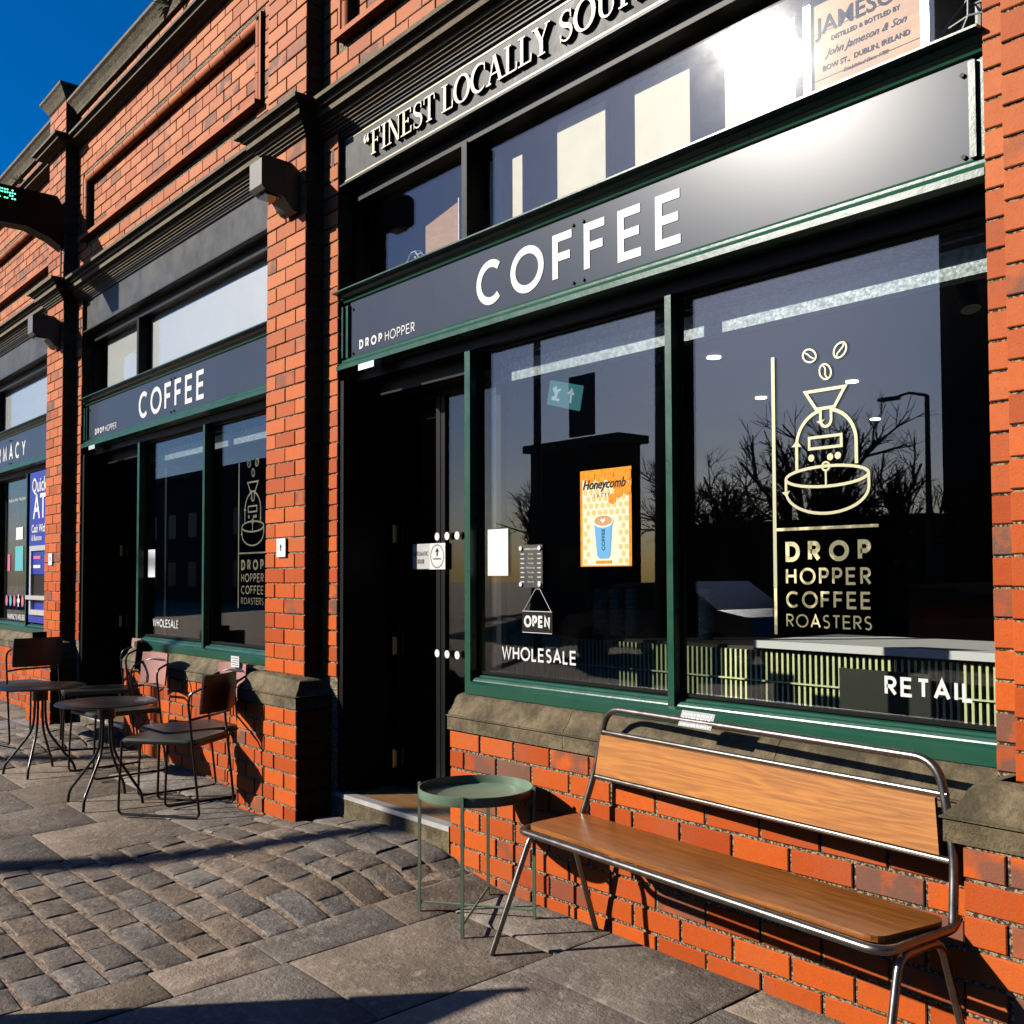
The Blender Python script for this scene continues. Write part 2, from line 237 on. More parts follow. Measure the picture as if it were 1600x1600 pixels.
# ------------------------------------------------------------------ mesh helpers
class MB:
    def __init__(s): s.v = []; s.f = []; s.t = []; s.m = []
    def add(s, vs, fs, tone=(0.5, 0.0, 0.0), mi=0):
        o = len(s.v); s.v += [tuple(v) for v in vs]
        for f in fs: s.f.append(tuple(o+i for i in f)); s.t.append(tone); s.m.append(mi)
    def box(s, x0, x1, y0, y1, z0, z1, tone=(0.5, 0, 0), mi=0):
        s.add([(x0, y0, z0), (x1, y0, z0), (x1, y1, z0), (x0, y1, z0), (x0, y0, z1), (x1, y0, z1), (x1, y1, z1), (x0, y1, z1)],
              [(0, 1, 5, 4), (1, 2, 6, 5), (2, 3, 7, 6), (3, 0, 4, 7), (4, 5, 6, 7), (3, 2, 1, 0)], tone, mi)
    def brick(s, x0, x1, y0, y1, z0, z1, tone, ch=0.003):
        v = [(x0, y0+ch, z0), (x1, y0+ch, z0), (x1, y0+ch, z1), (x0, y0+ch, z1), (x0+ch, y0, z0+ch), (x1-ch, y0, z0+ch), (x1-ch, y0, z1-ch), (x0+ch, y0, z1-ch),
             (x0, y1, z0), (x1, y1, z0), (x1, y1, z1), (x0, y1, z1)]
        s.add(v, [(4, 5, 6, 7), (0, 1, 5, 4), (1, 2, 6, 5), (2, 3, 7, 6), (3, 0, 4, 7), (8, 9, 1, 0), (9, 10, 2, 1), (10, 11, 3, 2), (11, 8, 0, 3)], tone)
    def tube(s, pts, r, n=10, closed=False, cap=True, tone=(0.5, 0, 0), mi=0):
        P = [Vector(p) for p in pts]; k = len(P); rings = []
        R = r if isinstance(r, (list, tuple)) else [r]*k
        T = []
        for i in range(k):
            if closed: d = P[(i+1) % k]-P[i-1]
            else: d = P[min(i+1, k-1)]-P[max(i-1, 0)]
            T.append(d.normalized())
        a = Vector((0, 0, 1)) if abs(T[0].z) < 0.9 else Vector((1, 0, 0))
        nn = (a-T[0]*a.dot(T[0])).normalized(); o = len(s.v)
        for i in range(k):
            nn = (nn-T[i]*nn.dot(T[i])).normalized(); b = T[i].cross(nn)
            for j in range(n):
                q = 2*PI*j/n; s.v.append(tuple(P[i]+(nn*math.cos(q)+b*math.sin(q))*R[i]))
        for i in range(k if closed else k-1):
            for j in range(n):
                i2 = (i+1) % k; s.f.append((o+i*n+j, o+i*n+(j+1) % n, o+i2*n+(j+1) % n, o+i2*n+j)); s.t.append(tone); s.m.append(mi)
        if cap and not closed:
            s.f.append(tuple(o+j for j in range(n))[::-1]); s.t.append(tone); s.m.append(mi)
            s.f.append(tuple(o+(k-1)*n+j for j in range(n))); s.t.append(tone); s.m.append(mi)
    def cyl(s, c, r, z0, z1, n=32, mi=0, r2=None):
        r2 = r if r2 is None else r2
        a = [(c[0]+r*math.cos(2*PI*i/n), c[1]+r*math.sin(2*PI*i/n), z0) for i in range(n)]
        b = [(c[0]+r2*math.cos(2*PI*i/n), c[1]+r2*math.sin(2*PI*i/n), z1) for i in range(n)]
        s.add(a+b, [tuple(range(n))[::-1], tuple(range(n, 2*n))]+[(i, (i+1) % n, n+(i+1) % n, n+i) for i in range(n)], mi=mi)
    def lathe(s, c, prof, n=40, mi=0):
        o = len(s.v); k = len(prof)
        for r, z in prof:
            for i in range(n): s.v.append((c[0]+r*math.cos(2*PI*i/n), c[1]+r*math.sin(2*PI*i/n), c[2]+z))
        for a in range(k-1):
            for i in range(n): s.f.append((o+a*n+i, o+a*n+(i+1) % n, o+(a+1)*n+(i+1) % n, o+(a+1)*n+i)); s.t.append((0.5, 0, 0)); s.m.append(mi)
        s.f.append(tuple(o+i for i in range(n))[::-1]); s.t.append((0.5, 0, 0)); s.m.append(mi)
        s.f.append(tuple(o+(k-1)*n+i for i in range(n))); s.t.append((0.5, 0, 0)); s.m.append(mi)
    def poly(s, pts, y, th, mi=0):
        """polygon in x,z facing -y, thickness th behind it"""
        n = len(pts); a = [(p[0], y, p[1]) for p in pts]; b = [(p[0], y+th, p[1]) for p in pts]
        s.add(a+b, [tuple(range(n)), tuple(range(n, 2*n))[::-1]]+[((i+1) % n, i, n+i, n+(i+1) % n) for i in range(n)], mi=mi)
    def sweep(s, prof, path, caps=True):
        """prof: (out, z) from top to bottom; path: plan points, out is to the right of travel (towards -y when going +x)"""
        P = [Vector((p[0], p[1])) for p in path]; k = len(P); nrm = []
        for i in range(k):
            ds = []
            if i > 0: ds.append((P[i]-P[i-1]).normalized())
            if i < k-1: ds.append((P[i+1]-P[i]).normalized())
            ns = [Vector((d.y, -d.x)) for d in ds]
            if len(ns) == 2:
                m = (ns[0]+ns[1]); m = m/max(1e-6, m.dot(ns[0])) if m.length > 1e-6 else ns[0]
            else: m = ns[0]
            nrm.append(m)
        o = len(s.v); q = len(prof)
        for i in range(k):
            for (e, z) in prof: s.v.append((P[i].x+nrm[i].x*e, P[i].y+nrm[i].y*e, z))
        for i in range(k-1):
            for j in range(q-1):
                s.f.append((o+i*q+j, o+i*q+j+1, o+(i+1)*q+j+1, o+(i+1)*q+j)); s.t.append((0.5, 0, 0)); s.m.append(0)
        if caps:
            s.f.append(tuple(o+j for j in range(q))[::-1]); s.t.append((0.5, 0, 0)); s.m.append(0)
            s.f.append(tuple(o+(k-1)*q+j for j in range(q))); s.t.append((0.5, 0, 0)); s.m.append(0)
    def obj(s, name, mats, parent=None, smooth=False, kind=None, origin=None):
        me = bpy.data.meshes.new(name)
        v = s.v
        if origin is not None: v = [(a[0]-origin[0], a[1]-origin[1], a[2]-origin[2]) for a in v]
        me.from_pydata(v, [], s.f)
        if not isinstance(mats, (list, tuple)): mats = [mats]
        for m in mats: me.materials.append(M[m] if isinstance(m, str) else m)
        if any(s.m): me.polygons.foreach_set('material_index', s.m)
        if smooth: me.polygons.foreach_set('use_smooth', [True]*len(me.polygons))
        ca = me.color_attributes.new('tone', 'FLOAT_COLOR', 'CORNER'); buf = []
        for f, t in zip(s.f, s.t): buf += [t[0], t[1], t[2], 1.0]*len(f)
        ca.data.foreach_set('color', buf)
        me.update()
        o = bpy.data.objects.new(name, me); C.objects.link(o)
        if origin is not None: o.location = origin
        if parent is not None:
            o.parent = parent
            pm = parent_world(parent); o.matrix_parent_inverse = pm.inverted()
        if kind: o['kind'] = kind
        if smooth:
            try: me.set_sharp_from_angle(angle=math.radians(38))
            except Exception: pass
        return o
def parent_world(o):
    m = Matrix.LocRotScale(o.location, o.rotation_euler, o.scale)
    return (parent_world(o.parent) @ o.matrix_parent_inverse @ m) if o.parent else m
def thing(name, label, cat, loc=(0, 0, 0), group=None, rz=0.0):
    o = bpy.data.objects.new(name, None); C.objects.link(o); o.location = loc; o.rotation_euler = (0, 0, rz); o.empty_display_size = 0.1
    o['label'] = label; o['category'] = cat
    if group: o['group'] = group
    return o
def tag(o, label, cat, group=None):
    o['label'] = label; o['category'] = cat
    if group: o['group'] = group
    return o
def arc(cx, cz, rx, rz, a0, a1, n=16):
    return [(cx+rx*math.cos(math.radians(a0+(a1-a0)*i/n)), cz+rz*math.sin(math.radians(a0+(a1-a0)*i/n))) for i in range(n+1)]

# ------------------------------------------------------------------ stroke lettering
def ribbon(mb, pts, w, y, th, closed=False, mi=0, W=None):
    P = [Vector(p) for p in pts]; k = len(P); A = []; B = []
    for i in range(k):
        ds = []
        if i > 0 or closed: ds.append((P[i]-P[i-1]).normalized())
        if i < k-1 or closed: ds.append((P[(i+1) % k]-P[i]).normalized())
        ns = [Vector((-d.y, d.x)) for d in ds]
        if len(ns) == 2:
            m = ns[0]+ns[1]; l = m.dot(ns[0]); m = m/max(0.3, l) if m.length > 1e-6 else ns[0]
        else: m = ns[0]
        h = (W[i] if W else w)/2
        A.append(P[i]+m*h); B.append(P[i]-m*h)
    o = len(mb.v)
    for i in range(k):
        for q in (A[i], B[i]): mb.v.append((q.x, y, q.y))
        for q in (A[i], B[i]): mb.v.append((q.x, y+th, q.y))
    for i in range(k if closed else k-1):
        j = (i+1) % k; a = o+4*i; b = o+4*j
        for f, mm in (((a, a+1, b+1, b), mi), ((a+2, b+2, b+3, a+3), mi+1), ((a, b, b+2, a+2), mi+1), ((a+1, a+3, b+3, b+1), mi+1)):
            mb.f.append(f); mb.t.append((0.5, 0, 0)); mb.m.append(mm)
    if not closed:
        for a, fl in ((o, 0), (o+4*(k-1), 1)):
            f = (a, a+2, a+3, a+1); mb.f.append(f if not fl else f[::-1]); mb.t.append((0.5, 0, 0)); mb.m.append(mi+1)
def G(w, *st): return (w, st)
c = arc
SANS = {
 'C': G(.90, c(.5, .5, .5, .5, 48, 312, 22)), 'O': G(1.09, ('o', c(.545, .5, .545, .5, 0, 360, 34)[:-1])),
 'F': G(.59, [(0, 0), (0, 1), (.59, 1)], [(.03, .52), (.53, .52)]), 'E': G(.63, [(.63, 0), (0, 0), (0, 1), (.61, 1)], [(.03, .51), (.57, .51)]),
 'D': G(.78, ('o', [(0, 0), (0, 1), (.3, 1)]+c(.3, .5, .48, .5, 85, -85, 14)+[(.3, 0)])),
 'R': G(.62, [(0, 0), (0, 1), (.33, 1)]+c(.33, .74, .26, .26, 80, -80, 10)+[(.33, .48), (.03, .48)], [(.26, .46), (.62, 0)]),
 'P': G(.58, [(0, 0), (0, 1), (.32, 1)]+c(.32, .73, .27, .27, 80, -80, 10)+[(.32, .46), (.03, .46)]),
 'H': G(.70, [(0, 0), (0, 1)], [(.70, 0), (.70, 1)], [(.03, .52), (.67, .52)]),
 'W': G(1.15, [(0, 1), (.30, 0), (.575, .98), (.85, 0), (1.15, 1)]), 'L': G(.50, [(0, 1), (0, 0), (.50, 0)]),
 'S': G(.55, c(.28, .76, .25, .24, 40, 250, 12)+c(.27, .25, .27, .26, 60, -140, 12)),
 'A': G(.84, [(0, 0), (.42, 1), (.84, 0)], [(.15, .32), (.69, .32)]), 'T': G(.62, [(0, 1), (.62, 1)], [(.31, 0), (.31, .97)]),
 'I': G(.02, [(0, 0), (0, 1)]), 'N': G(.72, [(0, 0), (0, 1), (.72, 0), (.72, 1)]), 'M': G(.88, [(0, 0), (.08, 1), (.44, .12), (.80, 1), (.88, 0)]),
 'Y': G(.72, [(0, 1), (.36, .46), (.72, 1)], [(.36, 0), (.36, .47)]), 'U': G(.66, [(0, 1), (0, .35)]+c(.33, .33, .33, .33, 180, 360, 12)+[(.66, 1)]),
 'K': G(.62, [(0, 0), (0, 1)], [(.60, 1), (.05, .48)], [(.18, .58), (.62, 0)]), ' ': G(.35),
}
def text_fit(mb, txt, x0, x1, z0, z1, wt, y, th, per=None):
    """stroke capitals fitted into x0..x1, z0..z1 (wt = stroke in cap heights)"""
    H = z1-z0; h = H*(1-wt); ws = [SANS[ch][0]*h+wt*H for ch in txt]
    gap = ((x1-x0)-sum(ws))/max(1, len(txt)-1); sq = 1.0
    if gap < 0.10*H: sq = ((x1-x0)-0.12*H*(len(txt)-1))/sum(ws); ws = [a*sq for a in ws]; gap = 0.12*H
    x = x0
    for i, ch in enumerate(txt):
        tgt = MB() if per is not None else mb
        xo = x+wt*H*sq/2
        for k, st in enumerate(SANS[ch][1]):
            cl = isinstance(st, tuple); pts = st[1] if cl else st
            ribbon(tgt, [(xo+p[0]*h*sq, z0+wt*H/2+p[1]*h) for p in pts], wt*H*(0.5+0.5*sq), y-0.00015*k, th, closed=cl)
        if per is not None and tgt.v: per(tgt)
        x += ws[i]+gap
TK, TN = .15, .055
def sf(x, z, w=.34): return ('s', x, z, w)
SERIF = {
 'F': G(.66, ('w', [(.17, 0), (.17, 1)], [TK]*2), ('w', [(.17, .97), (.62, .97)], [TN]*2), ('w', [(.60, .99), (.60, .76)], [.03, .07]), ('w', [(.17, .52), (.46, .52)], [TN]*2), ('w', [(.46, .62), (.46, .42)], [TN]*2), sf(.17, 0), sf(.14, 1, .26)),
 'E': G(.70, ('w', [(.17, 0), (.17, 1)], [TK]*2), ('w', [(.17, .97), (.60, .97)], [TN]*2), ('w', [(.60, .99), (.60, .78)], [.03, .07]), ('w', [(.17, .52), (.46, .52)], [TN]*2), ('w', [(.46, .62), (.46, .42)], [TN]*2), ('w', [(.17, .03), (.64, .03)], [TN]*2), ('w', [(.64, .01), (.64, .24)], [.03, .07]), sf(.12, 0, .24), sf(.12, 1, .24)),
 'I': G(.36, ('w', [(.18, 0), (.18, 1)], [TK]*2), sf(.18, 0), sf(.18, 1)),
 'N': G(.86, ('w', [(.15, 0), (.15, 1)], [TN]*2), ('w', [(.13, 1), (.72, 0)], [TK]*2), ('w', [(.74, 0), (.74, 1)], [TN]*2), sf(.15, 0, .28), sf(.74, 1, .28), sf(.12, 1, .22)),
 'S': G(.60, ('w', c(.30, .76, .22, .22, 35, 250, 12)+c(.30, .25, .23, .24, 70, -145, 12), [.04, .05, .06, .06, .06, .07, .08, .09, .10, .12, .14, .15, .16, .16, .15, .14, .12, .10, .08, .07, .06, .06, .06, .05, .05, .04]), ('w', [(.50, .98), (.50, .72)], [.03, .05]), ('w', [(.08, .26), (.08, .02)], [.05, .03])),
 'T': G(.70, ('w', [(.35, 0), (.35, .99)], [TK]*2), ('w', [(.05, .97), (.65, .97)], [TN]*2), ('w', [(.06, .99), (.04, .74)], [.03, .06]), ('w', [(.64, .99), (.66, .74)], [.03, .06]), sf(.35, 0)),
 'L': G(.64, ('w', [(.17, 0), (.17, 1)], [TK]*2), ('w', [(.17, .03), (.60, .03)], [TN]*2), ('w', [(.60, .01), (.61, .28)], [.03, .06]), sf(.13, 0, .26), sf(.17, 1)),
 'O': G(.88, ('wo', c(.44, .5, .38, .49, 0, 360, 28)[:-1], None)),
 'C': G(.80, ('w', c(.46, .5, .40, .49, 50, 310, 22), [.05, .05, .06, .07, .09, .11, .13, .145, .155, .16, .165, .165, .165, .16, .155, .145, .13, .11, .09, .07, .06, .05, .04]), ('w', [(.73, .98), (.73, .70)], [.03, .05])),
 'A': G(.84, ('w', [(.10, 0), (.40, 1)], [TN]*2), ('w', [(.38, 1), (.70, 0)], [TK]*2), ('w', [(.20, .34), (.58, .34)], [TN]*2), sf(.10, 0, .26), sf(.72, 0, .30)),
 'Y': G(.80, ('w', [(.40, 0), (.40, .48)], [TK]*2), ('w', [(.41, .44), (.12, 1)], [TK]*2), ('w', [(.40, .46), (.68, 1)], [TN]*2), sf(.40, 0), sf(.12, 1, .30), sf(.68, 1, .24)),
 'U': G(.84, ('w', [(.17, 1), (.17, .34)]+c(.42, .33, .25, .31, 180, 360, 12)+[(.67, 1)], [TK]*3+[.145, .13, .11, .09, .08, .07, .06, .055, .055, .055, .055, .055, .055]), sf(.17, 1), sf(.67, 1, .26)),
 'R': G(.80, ('w', [(.17, 0), (.17, 1)], [TK]*2), ('w', [(.17, .97), (.36, .97)]+c(.36, .75, .22, .22, 80, -80, 10)+[(.17, .53)], [TN]*3+[.08, .11, .14, .15, .15, .14, .11, .08, TN, TN, TN]), ('w', [(.38, .52), (.72, .0)], [TK]*2), sf(.17, 0), sf(.12, 1, .24), sf(.74, 0, .2)),
 '"': G(.46, ('w', c(.14, .84, .09, .15, 90, 275, 6), [.03, .07, .11, .14, .16, .15, .10]), ('w', c(.34, .84, .09, .15, 90, 275, 6), [.03, .07, .11, .14, .16, .15, .10])), ' ': G(.30),
}
def serif_word(txt, x0, z0, H, y, th, cb, sx=1.0):
    x = x0
    for ch in txt:
        wd, sts = SERIF[ch]; mb = MB()
        for k, st in enumerate(sts):
            yy = y-0.0002*k
            if st[0] == 's': ribbon(mb, [(x+(st[1]-st[3]/2)*H*sx, z0+st[2]*H+(-.025 if st[2] else -.0)*H+(.025*H if not st[2] else 0)), (x+(st[1]+st[3]/2)*H*sx, z0+st[2]*H+(-.025 if st[2] else -.0)*H+(.025*H if not st[2] else 0))], .05*H, yy, th)
            else:
                W = st[2] or [.055+.11*abs(math.cos(2*PI*i/len(st[1]))) for i in range(len(st[1]))]
                if len(W) < len(st[1]): W = list(W)+[W[-1]]*(len(st[1])-len(W))
                ribbon(mb, [(x+p[0]*H*sx, z0+p[1]*H) for p in st[1]], 0, yy, th, closed=st[0] == 'wo', W=[a*H for a in W])
        if mb.v: cb(mb)
        x += wd*H*sx+.045*H
def small_text(txt, x, y, z, size, m, parent, name='lettering', align='CENTER', shear=0.0, weight=0.0, rz=0.0, rx=PI/2, sx=1.0, ext=0.0004):
    cu = bpy.data.curves.new(name, 'FONT'); cu.body = txt; cu.size = size; cu.align_x = align; cu.align_y = 'CENTER'; cu.shear = shear; cu.offset = weight; cu.extrude = ext; cu.resolution_u = 3
    o = bpy.data.objects.new(name, cu); C.objects.link(o); o.location = (x, y, z); o.rotation_euler = (rx, 0, rz); o.scale = (sx, 1, 1)
    me = bpy.data.meshes.new_from_object(o); C.objects.unlink(o); bpy.data.objects.remove(o); bpy.data.curves.remove(cu)
    me.materials.clear(); me.materials.append(M[m])
    o = bpy.data.objects.new(name, me); C.objects.link(o); o.location = (x, y, z); o.rotation_euler = (rx, 0, rz); o.scale = (sx, 1, 1)
    if parent is not None: o.parent = parent; o.matrix_parent_inverse = parent_world(parent).inverted()
    return o

# ------------------------------------------------------------------ ground
def g(x, y):
    z = 0.035*min(y, 0.15)-0.012*(x+4.3)
    if x < -10: z += 0.012*(x+10)*0.5
    def ramp(dx):
        X = x-dx
        ks = [(-5.6, 0), (-5.2, .02), (-4.9, .05), (-4.3, .115), (-3.95, .10), (-3.82, .08), (-3.70, .038), (-3.45, 0)]
        if X <= ks[0][0] or X >= ks[-1][0]: return 0
        for (a, p), (b, q) in zip(ks, ks[1:]):
            if a <= X <= b: return p+(q-p)*(X-a)/(b-a)
        return 0
    t = min(1, max(0, (y+1.35)/1.45)); t = t*t*(3-2*t)
    return z+(ramp(0)+ramp(-4.24))*t
gm = MB()
xs = [-200, -60, -30, -20]+[-16+i*0.2 for i in range(91)]+[4, 10, 30, 90]; ys = [-200, -80, -40, -20, -12, -8, -6]+[-5+i*0.13 for i in range(41)]+[0.45]
for yy in ys:
    for xx in xs:
        gm.v.append((xx, yy, g(max(-16, min(2, xx)), max(-5, yy))-0.0075))
W_ = len(xs)
for j in range(len(ys)-1):
    for i in range(W_-1):
        a = j*W_+i; gm.f.append((a, a+1, a+W_+1, a+W_)); gm.t.append((.5, 0, 0)); gm.m.append(0)
gm.obj('ground', 'grit', kind='structure', smooth=True)
ro = MB(); ro.box(-200, 200, -19, -3.75, -0.5, -0.165); ro.obj('road', 'asphalt', kind='structure')
kb = MB()
for i in range(34): kb.box(-26+i*0.92, -26+i*0.92+0.90, -3.75, -3.60, -0.4, -0.085); 
kb.obj('kerb', 'slab', kind='structure')

pave = bpy.data.objects.new('pavement', None); C.objects.link(pave); pave['kind'] = 'structure'
def flag(x0, x1, y0, y1, name, m, th=0.06, jit=0.002, gap=0.004, sub=3, rough=0.0, par=pave):
    """one stone following the ground, slightly worn edges"""
    mb = MB(); dz = random.uniform(-jit, jit); tone = (random.random(), random.random(), 0)
    tx, ty = random.uniform(-rough, rough), random.uniform(-rough, rough)
    cx, cy = (x0+x1)/2, (y0+y1)/2
    gv = gap*2.3 if rough else gap; X0, X1, Y0, Y1 = x0+gap, x1-gap, y0+gv, y1-gv; ch = 0.006 if rough else 0.004
    def jx(): return random.uniform(-1, 1)*(0.0035 if rough else 0.0012)
    n = sub+2; top = []; eu, ev = 0.007/(X1-X0), 0.007/(Y1-Y0)
    us = [0]+[eu+(1-2*eu)*i/sub for i in range(sub+1)]+[1]; vs_ = [0]+[ev+(1-2*ev)*i/sub for i in range(sub+1)]+[1]
    for j in range(n+1):
        for i in range(n+1):
            u, v = us[i], vs_[j]; edge = i in (0, n) or j in (0, n)
            px_ = X0+(X1-X0)*u+(jx() if edge else 0); py_ = Y0+(Y1-Y0)*v+(jx() if edge else 0)
            z = g(px_, py_)+dz+tx*(px_-cx)+ty*(py_-cy)+(-ch*random.uniform(0.7, 1.3) if edge else random.uniform(-.0006, .0006))
            if not edge: pass
            top.append((px_, py_, z))
    mb.v = top[:]
    for j in range(n):
        for i in range(n):
            a = j*(n+1)+i; mb.f.append((a, a+1, a+n+2, a+n+1)); mb.t.append(tone); mb.m.append(0)
    ring = [i for i in range(n+1)]+[(j+1)*(n+1)-1 for j in range(1, n+1)]+[n*(n+1)+i for i in range(n-1, -1, -1)]+[j*(n+1) for j in range(n-1, 0, -1)]
    o = len(mb.v)
    for r in ring: p = mb.v[r]; mb.v.append((p[0], p[1], p[2]-th))
    k = len(ring)
    for i in range(k): mb.f.append((ring[(i+1) % k], ring[i], o+i, o+(i+1) % k)); mb.t.append(tone); mb.m.append(0)
    org = (cx, cy, g(cx, cy))
    return mb.obj(name, m, par, origin=org, smooth=True)
# stone setts in two crossings
def setts(x0, x1, y0, y1, d=0.142):
    y = y1; r = 0
    while y > y0:
        dd = d*random.uniform(0.97, 1.03); x = x0; r += 1
        first = True
        while x < x1-0.02:
            l = random.uniform(0.19, 0.29) if not first else random.uniform(0.10, 0.26); first = False
            if x1-(x+l) < 0.10: l = x1-x
            flag(x, x+l, y-dd, y, 'paving_sett', 'sett', 0.05, 0.003, 0.0045, 3, 0.018)
            x += l
        y -= dd
setts(-5.25, -3.64, -2.1, 0.105)
setts(-9.45, -7.75, -1.35, 0.105)
# flagstones
def strip(x0, x1, y0, y1, lens, off=0.0):
    y = y1-off; 
    if off > 0.05: flag(x0, x1, y1-off, y1, 'flagstone', 'slab', sub=3)
    while y > y0:
        l = random.uniform(*lens); yb = max(y0, y-l)
        if yb-y0 < 0.15: yb = y0
        flag(x0, x1, yb, y, 'flagstone', 'slab', sub=3, jit=0.0025); y = yb
strip(-3.64, -3.39, -3.0, 0.105, (0.38, 0.75), 0.52)
strip(-3.39, -2.78, -3.2, 0.105, (0.5, 0.85), 0.30)
strip(-2.78, -2.1, -3.2, 0.105, (0.6, 0.9), 0.45)
strip(-2.1, -1.4, -3.2, 0.105, (0.6, 0.9), 0.2)
strip(-1.4, -0.7, -3.2, -0.1, (0.6, 0.9), 0.5)
strip(-5.85, -5.25, -2.2, -0.1, (0.55, 0.75), 0.39)
strip(-6.45, -5.85, -2.2, 0.105, (0.55, 0.8), 0.3)
strip(-7.05, -6.45, -2.0, 0.105, (0.5, 0.8), 0.45)
strip(-7.75, -7.05, -1.8, 0.105, (0.5, 0.8), 0.2)
for i in range(4): strip(-10.05-0.6*i, -9.45-0.6*i, -1.3, 0.105, (0.5, 0.8), 0.3)

# ------------------------------------------------------------------ brick building
B = thing('brick_building', 'long red brick Victorian shop building with pilasters, stone cornices and dark shopfronts', 'building', (-5, 0.11, 0))
bricks = []   # (group, x0,x1,y0,y1,z0,z1,tone)
def tone(zmid, burnt=0.13):
    up = min(1, max(0, (zmid-1.2)/2.4))
    return (random.random()**0.75, (random.uniform(0.5, 1) if random.random() < burnt else 0), up)
def courses(grp, x0, x1, yf, z0, z1, pz, px=0.231, off=0.0, joint=0.008, ztop=None, burnt=0.10, depth=0.105, skip=None, jit=0.0018):
    """courses counted down from z1"""
    z = z1; r = 0
    while z > z0+0.01:
        zb = max(z0, z-pz); o = (off+(0.5*px if r % 2 else 0)) % px
        x = x0-((px-o) if o > 0.001 else 0)
        while x < x1-0.005:
            a, b_ = max(x, x0), min(x+px, x1)
            if x1-b_ < 0.05: b_ = x1
            if b_-a <= 0.05 and a <= x0: x += px; x0r = b_; continue
            if a > x0 and a-x0 <= 0.05: a = x0
            if b_ == x1: x = x1
            if b_-a > 0.03 and not (skip and skip(a, b_, zb, z)):
                ja = joint/2 if a > x0+0.001 else 0; jb = joint/2 if b_ < x1-0.001 else 0
                yj = random.uniform(-jit, jit)
                bricks.append((grp, a+ja, b_-jb, yf+yj, yf+depth, zb+joint*0.5, z-joint*0.5, tone((z+zb)/2, burnt)))
            x += px
        z = zb; r += 1
def back(name, x0, x1, yf, y1, z0, z1, rec=0.010):
    mb = MB(); mb.box(x0+0.004, x1-0.004, yf+rec, y1, z0, z1); return mb.obj(name, 'mortar', B)
def gb(x): return -0.12
# wall parts
P1, P2 = 0.0853, 0.0865
parts = {}
def pil(nm, x0, x1, ztop, cap, el=.15):
    p = MB()
    p.box(x0+.004, x1-.004, 0.007, 0.3, 0.80, ztop); p.box(x0-el+.004, x1+.092, -0.093, 0.3, -0.15, 0.637)
    p.box(x0-.10, x0+.002, 0.117, 0.35, 0.0, ztop if ztop < 5.14 else 5.13); p.box(x1-.002, x1+.156, 0.117, 0.35, 0.0, ztop if ztop < 5.14 else 5.13)
    parts[nm] = p.obj('pilaster', 'mortar', B)
    courses(nm, x0, x1, 0.0, 0.80, 3.78, P1, off=0.0)
    courses(nm, x0, x1, 0.0, 3.96, min(ztop, 5.14), P1, off=0.115)
    if cap: courses(nm, x0, x1, 0.0, 5.24, 5.57, P1)
    courses(nm, x0-el, x1+.10, -0.1, -0.13, 0.637, P2, off=0.115, depth=.208, joint=.012)
    # narrow strips of the wall plane beside the pilaster
    courses(nm, x0-.10, x0, 0.11, 0.80, 3.78, P1, joint=.008); courses(nm, x1, x1+.16, 0.11, 0.80, 3.78, P1, joint=.008)
pil('pilA', -9.80, -9.335, 5.57, True); pil('pilB', -5.46, -5.0, 5.14, False); pil('pilC', -1.21, -0.75, 4.2, False, .095)
def riser(nm, x0, x1, off):
    p = MB(); p.box(x0+.004, x1-.004, 0.117, 0.30, -0.15, 0.637); parts[nm] = p.obj('stall_riser', 'mortar', B)
    courses(nm, x0, x1, 0.11, -0.13, 0.637, P2, off=off, burnt=0.22, joint=.0115)
riser('r1', -3.82, -1.31, 0.22); riser('r0', -8.06, -5.61, 0.22); riser('rm', -12.6, -9.95, 0.1)
